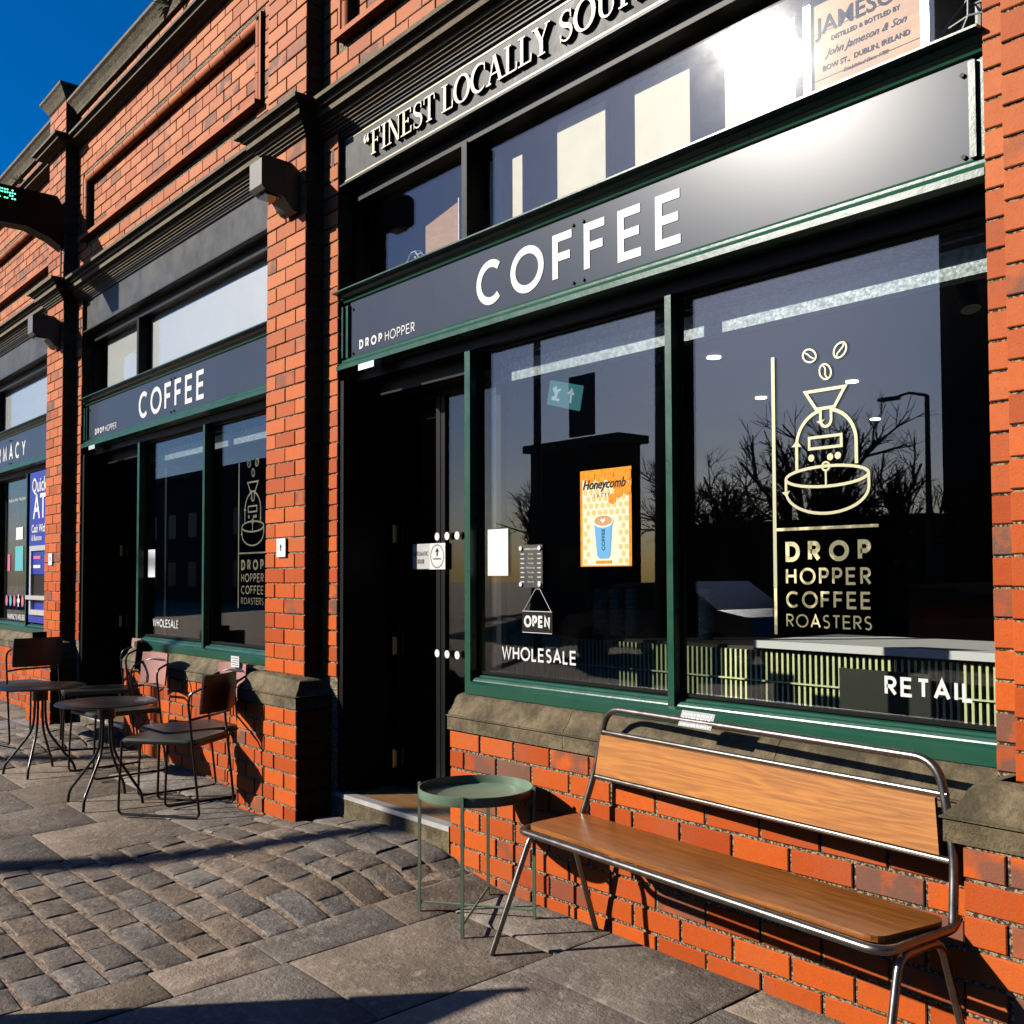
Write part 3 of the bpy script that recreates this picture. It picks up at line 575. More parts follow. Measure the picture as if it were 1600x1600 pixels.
def upper(nm, x0, x1, fx0, fx1, ztop):
    p = MB(); p.box(x0, x1, 0.158, 0.35, 3.96, ztop)
    # mortar face around the sunk panel
    for a in ((x0, fx0, 3.96, ztop), (fx1, x1, 3.96, ztop), (fx0, fx1, 3.96, 4.24), (fx0, fx1, 4.86, ztop)):
        if a[1]-a[0] > 0.01 and a[3] > a[2]: p.box(a[0], a[1], 0.117, 0.157, a[2], a[3])
    parts[nm] = p.obj('upper_wall', 'mortar', B)
    inside = lambda a, b_, z0, z1: (a+b_)/2 > fx0 and (a+b_)/2 < fx1 and (z0+z1)/2 > 4.24 and (z0+z1)/2 < 4.86
    courses(nm, x0, x1, 0.11, 3.97, min(ztop, 5.14), P1, off=0.03, joint=.007, skip=inside, depth=.05)
    courses(nm, fx0, fx1, 0.15, 4.24, 4.86, P1, off=0.07, joint=.007, burnt=0.32, depth=.05)
    if ztop > 5.2: courses(nm, x0, x1, 0.11, 5.24, 5.435, 0.075, off=0.03, joint=.007, depth=.05)
    # moulded terracotta frame round the sunk panel, made of short roll bricks
    fr = MB()
    def roll(a, b_, n):
        for i in range(n):
            p0 = [a[k]+(b_[k]-a[k])*(i+0.02)/n for k in range(3)]; p1 = [a[k]+(b_[k]-a[k])*(i+0.98)/n for k in range(3)]
            fr.tube([p0, p1], 0.036, 12, tone=(random.random(), 0, .8))
    e = 0.05
    roll((fx0+e, .118, 4.80), (fx1-e, .118, 4.80), int((fx1-fx0)/.24)); roll((fx0+e, .118, 4.30), (fx0+e, .118, 4.80), 3); roll((fx1-e, .118, 4.30), (fx1-e, .118, 4.80), 3)
    fr.box(fx0+.005, fx1-.005, 0.052, 0.14, 4.255, 4.285, (.5, 0, .8)); fr.box(fx0+.03, fx1-.03, 0.085, 0.145, 4.285, 4.315, (.3, 0, .8))
    fr.box(fx0-.005, fx0+.018, 0.085, 0.15, 4.285, 4.84, (.5, 0, .8)); fr.box(fx1-.018, fx1+.005, 0.085, 0.15, 4.285, 4.84, (.5, 0, .8))
    fr.obj('panel_moulding', 'brick', B, smooth=True)
upper('u0', -9.335, -5.46, -9.13, -5.74, 5.45); upper('u1', -5.0, -1.2, -4.80, -1.4, 4.9); upper('um', -16.0, -9.80, -13.6, -9.97, 5.45)
rest = {}
CY_ = Vector((0, 0, 0))
def area(bk):
    _, x0, x1, y0, y1, z0, z1, t = bk; c_ = Vector(((x0+x1)/2, y0, (z0+z1)/2))-CAM; d = c_.dot(fwd)
    if d < 0.3: return 0
    def pj(x, z):
        v = Vector((x, y0, z))-CAM; q = v.dot(fwd); return (1600*v.dot(RT)/q+800, 842.6-1600*v.dot(UP)/q)
    a, b_, c2 = pj(x0, z0), pj(x1, z0), pj(x0, z1)
    if not (-5 < b_[0] and a[0] < 1605 and -5 < a[1] and c2[1] < 1605): return 0
    return abs((b_[0]-a[0])*(c2[1]-a[1]))
order = sorted(range(len(bricks)), key=lambda i: -area(bricks[i]))
single = set(order[:298])
for i, bk in enumerate(bricks):
    grp, x0, x1, y0, y1, z0, z1, t = bk
    if i in single:
        mb = MB(); mb.brick(x0, x1, y0, y1, z0, z1, t); mb.obj('brick', 'brick', parts[grp], origin=((x0+x1)/2, y0, (z0+z1)/2))
    else:
        rest.setdefault(grp, MB()).brick(x0, x1, y0, y1, z0, z1, t)
for grp, mb in rest.items(): mb.obj('brickwork', 'brick', parts[grp], kind='stuff')

pathw = [(-16, .11), (-9.80, .11), (-9.80, 0), (-9.335, 0), (-9.335, .11), (-5.46, .11), (-5.46, 0), (-5.0, 0), (-5.0, .11), (-1.21, .11), (-1.21, 0), (-.75, 0), (-.75, .11), (.6, .11)]
co = MB(); co.sweep([(-.05, 3.965), (0, 3.962), (.147, 3.937), (.147, 3.915), (.118, 3.91), (.112, 3.903), (.112, 3.892), (.096, 3.887), (.092, 3.882), (.092, 3.852), (.056, 3.842), (.055, 3.828), (.040, 3.824), (.040, 3.814), (.026, 3.81), (.026, 3.80), (.012, 3.796), (.012, 3.786), (0, 3.782), (-.05, 3.782)], pathw)
co.obj('cornice', 'cornice', B)
c2_ = MB(); c2_.sweep([(-.05, 5.245), (0, 5.24), (.126, 5.217), (.126, 5.197), (.100, 5.19), (.095, 5.186), (.095, 5.166), (.03, 5.155), (.03, 5.146), (0, 5.14), (-.05, 5.14)], pathw)
c2_.obj('upper_cornice', 'cornice', B)
cp = [(-.3, 5.585), (0, 5.58), (.105, 5.565), (.105, 5.540), (.085, 5.525), (.055, 5.49), (.035, 5.455), (.030, 5.44), (0, 5.435), (-.3, 5.435)]
k_ = MB(); k_.sweep(cp, [(-9.335, .11), (.6, .11)]); k_.sweep(cp, [(-16, .11), (-9.80, .11)]); k_.obj('coping', 'cornice', B)
cc = MB(); cc.sweep([(0-.2, 5.705), (0, 5.70), (.076, 5.69), (.076, 5.67), (.06, 5.655), (.035, 5.62), (.012, 5.58), (0, 5.57), (-.2, 5.57)], [(-9.80, .35), (-9.80, 0), (-9.335, 0), (-9.335, .35)]); cc.box(-9.78, -9.355, .02, .34, 5.57, 5.702)
cc.obj('pier_cap', 'cornice', B)
sp_ = [(0, .80), (.02, .799), (.045, .79), (.058, .775), (.066, .755), (.080, .735), (.096, .72), (.10, .708), (.112, .706), (.112, .702), (.100, .70), (.104, .695), (.104, .640), (.09, .637), (-.05, .637), (-.05, .80)]
def sill_stones(xs_, y, offs=0.0):
    for a, b_ in zip(xs_, xs_[1:]):
        mb = MB(); mb.sweep([(e-.0, z) for e, z in sp_], [(a+.0015, y), (b_-.0015, y)]); mb.obj('sill_stone', 'sill', B, smooth=True)
sill_stones([-3.83, -3.05, -2.05, -1.315], 0.205); sill_stones([-8.07, -7.3, -6.4, -5.62], 0.205); sill_stones([-12.6, -11.6, -10.7, -9.95], 0.205)
for x0, x1 in ((-9.80, -9.335), (-5.46, -5.0), (-1.21, -.75)):
    mb = MB(); mb.sweep([(e-.002, z) for e, z in sp_[:-2]]+[(-.05, .637), (-.05, .80)], [(x0-.045, .13), (x0-.045, .0), (x1-.002, .0), (x1-.002, .13)]); mb.obj('plinth_stone', 'sill', B, smooth=True)

# ------------------------------------------------------------------ shopfronts
gy = 0.265
def frame_box(mb, x0, x1, z0, z1, y0, y1, t):
    mb.box(x0, x1, y0, y1, z0, z0+t); mb.box(x0, x1, y0, y1, z1-t, z1); mb.box(x0, x0+t, y0+.001, y1, z0+t, z1-t); mb.box(x1-t, x1, y0+.001, y1, z0+t, z1-t)
def shopfront(dx, xl, xr, blinds=False, decal=True):
    # xl, xr: clear opening
    # --- fascia (black board with mouldings)
    f = MB(); f.box(xl-.07, xr+.02, .145, .20, 3.468, 3.782); f.obj('fascia_board', 'fascia', B)
    fm = MB(); fm.sweep([(.0, 3.785), (.035, 3.782), (.035, 3.774), (.022, 3.770), (.022, 3.762), (.012, 3.757), (.012, 3.748), (0, 3.745)], [(xl-.07, .143), (xr+.02, .143)])
    fm.sweep([(0, 3.497), (.014, 3.493), (.014, 3.486), (.026, 3.482), (.026, 3.474), (.020, 3.470), (.0, 3.466)], [(xl-.07, .143), (xr+.02, .143)])
    fm.box(xl-.072, xl-.045, .110, .144, 3.47, 3.78); fm.box(xl-.045, xl-.030, .125, .144, 3.49, 3.755)
    fm.obj('fascia_moulding', 'fasciaframe', B)
    # --- transom light
    tr = MB(); tr.box(xl, xr, .20, .29, 3.40, 3.470); tr.box(xl, xl+.04, .20, .29, 2.89, 3.40); tr.box(xr-.04, xr, .20, .29, 2.89, 3.40)
    tr.box(dx-3.825, dx-3.785, .185, .288, 2.89, 3.40); tr.box(xl, xr, .19, .29, 2.83, 2.89)
    tr.obj('transom_frame', 'black', B)
    for a, b_ in ((xl+.04, dx-3.825), (dx-3.785, xr-.04)):
        pn = MB(); pn.box(a-.004, b_+.004, gy, gy+.006, 2.886, 3.404); pn.obj('transom_pane', 'glass', B)
    # --- main frame: head, mullions, jamb
    h = MB(); h.box(xl, xr, .20, .30, 2.405, 2.83); h.obj('head_beam', 'black', B)
    m_ = MB(); m_.box(dx-3.824, dx-3.783, .20, .29, .80, 2.405); m_.box(dx-3.824, dx-3.783, .20, .29, g(dx-3.8, .11)+.1, .80); m_.obj('mullion', 'green', B)
    m_ = MB(); m_.box(dx-2.575, dx-2.544, .20, .275, .85, 2.405); m_.obj('mullion', 'green', B)
    m_ = MB(); m_.box(xr-.035, xr-.0, .20, .29, .80, 2.405); m_.obj('jamb', 'green', B)
    s_ = MB(); s_.sweep([(-.03, .893), (.004, .893), (.008, .885), (.022, .882), (.028, .874), (.044, .871), (.050, .862), (.052, .857), (.082, .848), (.088, .842), (.088, .800), (-.03, .800)], [(dx-3.783, .262), (xr-.0, .262)]); s_.obj('window_sill', 'green', B)
    for a, b_ in ((dx-3.783, dx-2.575), (dx-2.544, xr-.035)):
        pn = MB(); pn.box(a-.004, b_+.004, gy, gy+.006, .885, 2.409); pn.obj('window_pane', 'glass', B)
        gr = MB(); frame_box(gr, a, b_, .890, 2.405, .245, .262, .012); gr.obj('glazing_bead', 'black', B)
    # --- door recess
    d = MB(); d.box(xl, xl+.04, .125, .46, .05, 2.405); d.box(xl-.03, xl, .28, .9, -.05, 2.5); d.obj('door_jamb', 'black', B)
    d = MB(); d.box(xl, dx-3.785, .30, .47, 2.33, 2.41); d.obj('door_head', 'black', B)
    d = MB(); d.box(xl+.05, dx-3.9, .50, .58, 2.20, 2.26); d.obj('door_rail', 'lampcase', B)
    th = MB(); th.box(xl, dx-3.826, .106, .165, .168, .192); th.obj('threshold', 'alu', B)
    th = MB(); th.box(xl, dx-3.826, .1085, .1645, .0, .1675); th.obj('step_riser', 'sill', B)
    th = MB(); th.box(xl, dx-3.826, .1655, .95, .08, .188); th.obj('doorway_floor', 'floorwood', B)
    door = MB(); x0, x1 = xl+.045, dx-3.86
    xm = dx-4.36
    for a, b_ in ((x0, xm-.004), (xm+.004, x1)):
        frame_box(door, a, b_, .20, 2.33, .45, .49, .035)
    do = door.obj('door', 'black', B)
    for a, b_ in ((x0, xm-.004), (xm+.004, x1)):
        pn = MB(); pn.box(a+.033, b_-.033, .465, .471, .233, 2.297); pn.obj('door_glass', 'glassdoor', do)
    for hz in (1.58, .96, .34):
        hi_ = MB(); hi_.box(xl+.045, xl+.075, .440, .4495, hz-.045, hz+.045); hi_.tube([(xl+.06, .437, hz-.05), (xl+.06, .437, hz+.05)], .007, 8); hi_.obj('hinge', 'brass', do)
    # signboard with green moulded frame
    sg = thing('shop_sign', '', 'shop sign', (dx-3.0, .15, 2.66))
    p = MB(); p.box(xl+.07, xr-.045, .150, .198, 2.515, 2.8275); p.obj('sign_panel', 'sign', sg)
    mo = MB()
    mo.sweep([(-.04, 2.892), (.0, 2.892), (.070, 2.884), (.070, 2.877), (.030, 2.872), (.022, 2.856), (.024, 2.850), (.012, 2.842), (.008, 2.832), (.0, 2.828), (-.04, 2.828)], [(xl-.01, .148), (xr-.0, .148)])
    mo.sweep([(-.04, 2.530), (0, 2.530), (.006, 2.522), (.018, 2.515), (.018, 2.506), (.026, 2.500), (.034, 2.488), (.040, 2.484), (.040, 2.462), (.0, 2.455), (-.04, 2.455)], [(xl-.01, .148), (xr-.0, .148)])
    for a, b_ in ((xl+.005, xl+.07), (xr-.05, xr-.002)):
        mo.box(a, b_, .141, .149, 2.530, 2.812); mo.box(a, a+.02, .128, .142, 2.531, 2.811); mo.box(b_-.014, b_-.002, .133, .1415, 2.531, 2.811)
    mo.obj('sign_frame', 'green', sg)
    for x in (xl+.10, dx-3.02, dx-2.96, xr-.075):
        for z in (2.545, 2.785):
            sc = MB(); sc.cyl((0, 0), .007, 0, .008, 12); o = sc.obj('screw', 'black', sg); o.matrix_parent_inverse = parent_world(sg).inverted(); o.location = (x, .150, z); o.rotation_euler = (PI/2, 0, 0)
    for x in ((xl+.23), (xr-1.9) if decal else xl+1.2):
        br = MB(); br.box(x, x+.15, .100, .146, 2.425, 2.458); br.obj('closer_cover', 'alu' if x < xl+.5 else 'green', sg) if x < xl+.5 else None
    return sg
sg1 = shopfront(0, -4.84, -1.31)
sg0 = shopfront(-4.24, -9.16, -5.57, True)
sgm = shopfront(-8.60, -13.4, -9.91, True)
sg1['label'] = 'nearest navy COFFEE sign with glaring white right end, over the bench window'
sg0['label'] = 'navy COFFEE sign in the second bay, above the window behind the black tables and chairs'
sgm['label'] = 'navy PHARMACY sign at the far left edge, past the second brick pilaster'
# lettering on the signs
for sgn, dx in ((sg1, 0), (sg0, -4.24)):
    def put(mb, sgn=sgn): mb.obj('letter', ['white', 'white'], sgn)
    text_fit(None, 'COFFEE', dx-3.664, dx-2.43, 2.567, 2.772, .168, .1475, .002, per=put)
    mb = MB(); text_fit(mb, 'DROP', dx-4.678, dx-4.455, 2.557, 2.607, .23, .1475, .002); mb.obj('lettering', ['white', 'white'], sgn)
    mb = MB(); text_fit(mb, 'HOPPER', dx-4.428, dx-4.160, 2.557, 2.607, .12, .1475, .002); mb.obj('lettering', ['white', 'white'], sgn)
def put(mb): mb.obj('letter', ['white', 'white'], sgm)
text_fit(None, 'PHARMACY', -12.75, -11.03, 2.575, 2.745, .17, .1475, .002, per=put)

# raised serif lettering on the near fascia
fs = thing('fascia_lettering', 'raised cream serif words between gold lines on the black board, top centre', 'lettering', (-3.5, .14, 3.6))
def put2(mb): mb.obj('letter', ['cream', 'black'], fs)
serif_word('"FINEST LOCALLY SOURC', -4.60, 3.556, .128,   .124, .020, put2, sx=1.10)
gl = MB(); gl.box(-4.79, -1.35, .1425, .1448, 3.728, 3.736); gl.box(-4.84, -1.35, .1425, .1448, 3.505, 3.513); gl.box(-4.848, -4.840, .1425, .1448, 3.505, 3.675); gl.obj('gold_line', 'gold', fs)

# ------------------------------------------------------------------ behind the glass
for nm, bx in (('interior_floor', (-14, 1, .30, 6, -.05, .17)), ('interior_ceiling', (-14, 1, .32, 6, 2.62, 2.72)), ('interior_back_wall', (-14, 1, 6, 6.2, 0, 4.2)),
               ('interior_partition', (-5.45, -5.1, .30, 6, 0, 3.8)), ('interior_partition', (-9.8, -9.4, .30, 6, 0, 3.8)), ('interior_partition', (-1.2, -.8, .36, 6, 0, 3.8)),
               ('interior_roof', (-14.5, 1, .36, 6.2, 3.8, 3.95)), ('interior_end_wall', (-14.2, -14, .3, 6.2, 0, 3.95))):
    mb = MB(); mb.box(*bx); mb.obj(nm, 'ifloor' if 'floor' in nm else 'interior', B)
for dx, xl, xr in ((0, -3.78, -1.35), (-4.24, -8.02, -5.6)):
    bm = MB(); bm.box(xl+.03, xr-.02, .36, .42, 2.262, 2.355); bm.box(xl+.03, xr-.02, .34, .40, 2.37, 2.378); bm.box(xl+.03, xr-.02, .33, .37, 2.385, 2.40)
    bm.obj('shutter_rail', 'galv', B)
# counter with ribs
ct = thing('ribbed_counter', 'long counter clad in thin lime battens behind the RETAIL and WHOLESALE windows', 'counter', (-3, 1.3, .17))
mb = MB(); mb.box(-4.9, -1.25, 1.36, 2.0, .17, 1.0); mb.obj('carcass', 'interior', ct)
mb = MB(); mb.box(-3.0, -1.25, 1.30, 2.02, 1.0, 1.035); mb.obj('worktop', 'whitecard', ct)
mb = MB()
for i in range(120): mb.box(-4.85+i*.030, -4.85+i*.030+.011, 1.335, 1.358, .19, .985)
mb.obj('battens', 'rib', ct, kind='stuff')
mb = MB()
for z in (.40, .62, .84): mb.box(-4.88, -1.27, 1.322, 1.334, z, z+.007)
mb.obj('rail', 'rib', ct)
# inside chair backs
for x, y, rz in ((-2.12, .95, -0.4),):
    t = thing('cafe_chair', 'dark chair back showing against the lime battens left of the word RETAIL', 'chair', (x, y, .17), None, rz)
    mb = MB(); mb.box(x-.19, x+.19, y-.02, y, .17+.56, .17+.80); mb.obj('backrest', 'seat', t)
    mb = MB(); mb.box(x-.20, x+.20, y, y+.38, .17+.42, .17+.45); mb.obj('seat', 'seat', t)
    for sx_ in (-1, 1):
        mb = MB(); mb.tube([(x+.19*sx_, y+.01, .17+.8), (x+.19*sx_, y+.0, .17)], .01, 8); mb.obj('leg', 'chair', t)
        mb = MB(); mb.tube([(x+.19*sx_, y+.36, .17+.43), (x+.19*sx_, y+.36, .17)], .01, 8); mb.obj('leg', 'chair', t)
for i, x in enumerate((-4.35, -4.22, -4.09, -3.55)):
    mb = MB()
    for k in range(9): mb.cyl((x, 1.62), .036, 1.0+k*.030, 1.0+k*.030+.027, 16, r2=.042)
    o = mb.obj('cup_stack', 'creamcard'); tag(o, 'stack of paper cups on the counter, %s' % ('leftmost of the four', 'second from the left', 'third from the left', 'set apart at the right')[i], 'cups', 'stacks of paper cups on the counter')
# ceiling downlights & spotlights
for i, (x, y) in enumerate(((-3.78, 2.0), (-4.43, 3.34), (-3.68, 3.3), (-4.45, 4.9))):
    mb = MB(); mb.cyl((x, y), .040, 2.612, 2.62, 20); o = mb.obj('downlight', 'bulb'); tag(o, 'small lit ceiling downlight inside the shop, %s' % ('just right of the middle mullion', 'left of the gold vertical line', 'right of the drawn hopper', 'right of the drawn roaster')[i], 'light', 'ceiling downlights inside the shop')
for x, y, l in ((-1.62, .62, 'white spotlight in the upper right corner of the bench window'), (-3.25, .9, 'white spotlight beside the exit sign inside the shop')):
    t = thing('spotlight', l, 'spotlight', (x, y, 2.5))
    mb = MB(); mb.cyl((x, y), .035, 2.36, 2.365, 20); mb.cyl((x, y), .008, 2.33, 2.5, 10); mb.obj('mount', 'whitecard', t)
    mb = MB(); mb.tube([(x, y, 2.33), (x+.03, y-.02, 2.22)], .032, 20); mb.obj('lamp_head', 'lampcase', t)
ex = thing('exit_sign', 'hanging green exit sign with running figure and up arrow, seen through the left window', 'exit sign', (-3.9, 1.0, 2.2), None, 0.0)
mb = MB(); mb.poly([(-4.13, 2.28), (-3.89, 2.215), (-3.86, 2.345), (-4.10, 2.41)], 1.0, .02); mb.obj('sign_plate', 'exit', ex)
mb = MB(); mb.poly([(-3.950, 2.265), (-3.935, 2.261), (-3.927, 2.305), (-3.910, 2.300), (-3.928, 2.342), (-3.965, 2.315), (-3.945, 2.310)], .998, .001)
mb.poly([(-4.090, 2.300), (-4.030, 2.283), (-4.025, 2.295), (-4.050, 2.305), (-4.035, 2.335), (-4.015, 2.340), (-4.018, 2.352), (-4.045, 2.348), (-4.050, 2.370), (-4.080, 2.360), (-4.060, 2.320), (-4.088, 2.315)], .998, .001)
mb.obj('pictogram', 'exitw', ex)
# things on the shelf behind the near transom
mb = MB(); mb.box(-4.78, -1.36, .30, .62, 2.84, 2.885); mb.obj('display_shelf', 'interior', B)
def card(x0, x1, z1, m, lab, cat, name, d=.05, y=.33):
    mb = MB(); mb.box(x0, x1, y, y+d, 2.887, z1); return tag(mb.obj(name, m), lab, cat)
card(-3.79, -3.70, 3.34, 'creamcard', 'narrow cream box standing against the transom mullion above the first C of COFFEE', 'box', 'display_box')
card(-3.62, -3.55, 3.30, 'creamcard', 'second narrow cream box, just right of the transom mullion', 'box', 'display_box')
card(-3.31, -3.01, 3.36, 'creamcard', 'wide cream box on the high shelf above the letters FF', 'box', 'display_box')
card(-2.84, -2.55, 3.36, 'creamcard', 'wide cream box on the high shelf above the last letter E of COFFEE', 'box', 'display_box')
card(-2.38, -2.07, 3.38, 'creamcard', 'cream box behind the glass where the sun glares', 'box', 'display_box')
t = thing('whiskey_crate', 'wooden crate with printed distillery lettering standing behind the glass, top right', 'crate', (-1.8, .33, 2.89))
for i in range(3): mb = MB(); mb.box(-2.0, -1.60, .33, .50, 2.888+i*.165, 2.888+i*.165+.162); mb.obj('board', 'crate', t)
for x in (-2.03, -1.60): mb = MB(); mb.box(x+.001, x+.029, .318, .51, 2.888, 3.38); mb.obj('corner_post', 'alu', t)
small_text('JAMESON', -1.80, .3285, 3.235, .085, 'ink', t, weight=.0012)
small_text('DISTILLED & BOTTLED BY', -1.80, .3285, 3.180, .022, 'ink', t, weight=.0005)
small_text('John Jameson & Son', -1.80, .3285, 3.135, .036, 'ink', t, shear=.45)
small_text('BOW ST.,  DUBLIN, IRELAND', -1.80, .3285, 3.085, .025, 'ink', t, weight=.0005)
small_text('Established Since 1780', -1.80, .3285, 3.052, .018, 'ink', t, shear=.4)
t = thing('pine_box', 'small bare pine crate behind the left transom pane', 'crate', (-4.25, .5, 2.89))
mb = MB(); mb.add([(-4.31, .32, 2.888), (-4.14, .40, 2.888), (-4.14, .60, 2.888), (-4.31, .52, 2.888), (-4.31, .32, 3.16), (-4.14, .40, 3.26), (-4.14, .60, 3.26), (-4.31, .52, 3.16)],
                  [(0, 1, 5, 4), (1, 2, 6, 5), (2, 3, 7, 6), (3, 0, 4, 7), (4, 5, 6, 7), (3, 2, 1, 0)]); mb.obj('crate_box', 'crate', t)
mb = MB(); mb.tube([(-4.128, .40, 2.89), (-4.128, .40, 3.28)], .006, 8); mb.obj('corner_post', 'alu', t)
def wire_lantern(cx, cy, cz, r, lab):
    t = thing('wire_lantern', lab, 'lantern', (cx, cy, cz)); mb = MB()
    rings = [(r*.35, r), (r*.95, r*.35), (r*.95, -r*.45), (r*.4, -r)]; P = [[(cx+a*math.cos(2*PI*(i+.5*(k % 2))/6), cy+a*.6*math.sin(2*PI*(i+.5*(k % 2))/6), cz+b_) for i in range(6)] for k, (a, b_) in enumerate(rings)]
    for k in range(4):
        for i in range(6):
            mb.tube([P[k][i], P[k][(i+1) % 6]], .0035, 5)
            if k < 3: mb.tube([P[k][i], P[k+1][i]], .0035, 5)
    mb.obj('wire_frame', 'whitecard', t); mb = MB(); mb.tube([(cx, cy, cz+r*.8), (cx, cy, cz-r)], .012, 8); mb.obj('stem', 'whitecard', t)
wire_lantern(-4.54, .42, 2.99, .11, 'white wire lantern at the left end of the high shelf over DROP HOPPER')
wire_lantern(-1.46, .42, 3.02, .13, 'white wire lantern at the right end of the high shelf beside the crate')
# pale blinds behind the transoms of the two farther bays
for a, b_, l in ((-9.0, -8.09, 'short pale blind in the left transom light over the second COFFEE sign'), (-8.0, -5.62, 'long pale blind in the right transom light over the second COFFEE sign'), (-12.9, -12.5, 'pale blind edge in the pharmacy transom'), (-12.4, -9.98, 'pale blue-white blind over the PHARMACY sign')):
    mb = MB(); mb.box(a, b_, .275, .285, 2.89, 3.40); tag(mb.obj('blind', 'blind'), l, 'blind')

# ------------------------------------------------------------------ vinyl and posters on the near window
yv = gy-.0026
rl = thing('roaster_decal', 'gold coffee roaster drawing above the words DROP HOPPER COFFEE ROASTERS on the bench window', 'window decal', (-1.93, yv, 1.6))
def decal(dx, par, m1='decal', m2='decaldark'):
    X = lambda x: x+dx
    mb = MB()
    def rb(pts, w=.011, cl=False, k=[0]):
        k[0] += 1; ribbon(mb, [(X(p[0]), p[1]) for p in pts], w, yv-.00012*(k[0] % 7), .0006, closed=cl)
    rb([(-2.133, 2.104), (-2.133, 1.30)], .014); rb([(-2.003, 1.962), (-1.852, 1.962), (-1.893, 1.900), (-1.962, 1.900)], .011, True)
    rb([(-1.945, 1.895), (-1.945, 1.86)]+arc(-1.925, 1.86, .020, .022, 180, 360, 8)+[(-1.905, 1.895)], .010)
    rb([(-2.040, 1.695), (-2.040, 1.78)]+arc(-1.927, 1.78, .113, .115, 180, 100, 10), .012); rb(arc(-1.927, 1.78, .113, .115, 80, 0, 10)+[(-1.814, 1.705)], .012)
    rb([(-1.990, 1.805), (-1.868, 1.805), (-1.868, 1.768), (-1.990, 1.768)], .010, True)
    rb(arc(-1.928, 1.672, .157, .034, 0, 360, 28)[:-1], .010, True); rb([(-2.085, 1.672), (-2.085, 1.63)]+arc(-1.928, 1.63, .157, .082, 180, 360, 20)+[(-1.771, 1.672)], .010)
    rb(arc(-1.928, 1.705, .014, .014, 0, 360, 14)[:-1], .007, True); rb([(-1.928, 1.690), (-1.928, 1.642)], .007)
    for (bx, bz, a) in ((-1.985, 2.085, 60), (-1.868, 2.085, -40), (-1.925, 2.022, 25)):
        ca, sa = math.cos(math.radians(a)), math.sin(math.radians(a))
        rb([(bx+.021*math.cos(q)*ca-.027*math.sin(q)*sa, bz+.021*math.cos(q)*sa+.027*math.sin(q)*ca) for q in [2*PI*i/18 for i in range(18)]], .006, True)
        rb([(bx+.02*sa*s_*(-1)+.005*math.sin(s_*3)*ca, bz+.024*ca*s_) for s_ in (-1, -.5, 0, .5, 1)], .005)
    for ex_, ez in ((-1.983, 1.737), (-1.911, 1.735), (-1.882, 1.737)):
        mb.poly([(X(ex_+.012*math.cos(2*PI*i/14)), ez+.012*math.sin(2*PI*i/14)) for i in range(14)], yv, .0006)
    mb.obj('roaster_drawing', [m1, m1], par)
    mb = MB(); ribbon(mb, [(X(-2.133), 1.299), (X(-2.133), 1.138)], .012, yv, .0006); mb.obj('rule_line', [m2, m2], par); mb = MB(); ribbon(mb, [(X(-2.126), 1.500), (X(-1.740), 1.500)], .010, yv-.0001, .0006)
    mb.obj('rule_line', [m2, m2], par)
    for tx, z0, z1, wt, mm in (('DROP', 1.388, 1.457, .22, m2), ('HOPPER', 1.310, 1.367, .155, m2), ('COFFEE', 1.231, 1.288, .155, m2), ('ROASTERS', 1.165, 1.210, .125, m2)):
        mb = MB(); text_fit(mb, tx, X(-2.090), X(-1.768), z0, z1, wt, yv, .0006); mb.obj('lettering', [mm, mm], par)
decal(0, rl)
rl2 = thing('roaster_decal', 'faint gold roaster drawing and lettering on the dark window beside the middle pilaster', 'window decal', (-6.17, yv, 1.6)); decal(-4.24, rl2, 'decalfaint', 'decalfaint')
def vinyl(txt, x0, x1, z0, z1, lab, wt=.17):
    mb = MB(); text_fit(mb, txt, x0, x1, z0, z1, wt, yv, .0006); return tag(mb.obj('window_lettering', ['white', 'white']), lab, 'window lettering')
vinyl('WHOLESALE', -3.627, -3.133, .965, 1.026, 'white word WHOLESALE low on the window left of the bench', .16)
vinyl('RETAIL', -1.728, -1.442, .963, 1.024, 'white word RETAIL low on the right window above the bench', .18)
vinyl('WHOLESALE', -7.87, -7.37, .965, 1.026, 'white word WHOLESALE low on the farther window behind the chairs', .16)
for x, lab in ((-3.727, 'blank white card stuck inside the window edge above WHOLESALE'), (-7.985, 'blank white card stuck on the farther window, left of its mullion')):
    mb = MB(); mb.box(x, x+.148, yv-.001, yv, 1.345, 1.560); tag(mb.obj('white_card', 'whitecard'), lab, 'card')
hb = thing('opening_hours_plate', 'dark plate of opening hours held by four round studs on the window', 'sign', (-3.41, .25, 1.38))
mb = MB(); mb.box(-3.489, -3.335, .252, .258, 1.292, 1.481); mb.obj('plate', 'fascia', hb)
for x in (-3.475, -3.350):
    for z in (1.306, 1.466):
        mb = MB(); mb.cyl((0, 0), .010, 0, .006, 16); o = mb.obj('stud', 'alu', hb); o.matrix_parent_inverse = parent_world(hb).inverted(); o.location = (x, .251, z); o.rotation_euler = (PI/2, 0, 0)
small_text('OPENING HOURS', -3.412, .2515, 1.462, .0115, 'cream', hb, weight=.0003)
for i, d in enumerate(('Sunday', 'Monday', 'Tuesday', 'Wednesday', 'Thursday', 'Friday', 'Saturday')): small_text(d, -3.412, .2515, 1.441-i*.0205, .0125, 'cream', hb)
for i in range(7):
    mb = MB(); mb.box(-3.480, -3.456, .2512, .252, 1.438-i*.0205, 1.443-i*.0205); mb.box(-3.368, -3.344, .2512, .252, 1.438-i*.0205, 1.443-i*.0205); mb.obj('lettering', 'cream', hb)
op = thing('open_sign', 'small black OPEN sign hanging by a white cord below the opening hours', 'sign', (-3.365, .245, 1.14))
mb = MB(); mb.box(-3.464, -3.266, .246, .252, 1.092, 1.190); mb.obj('sign_plate', 'ink', op)
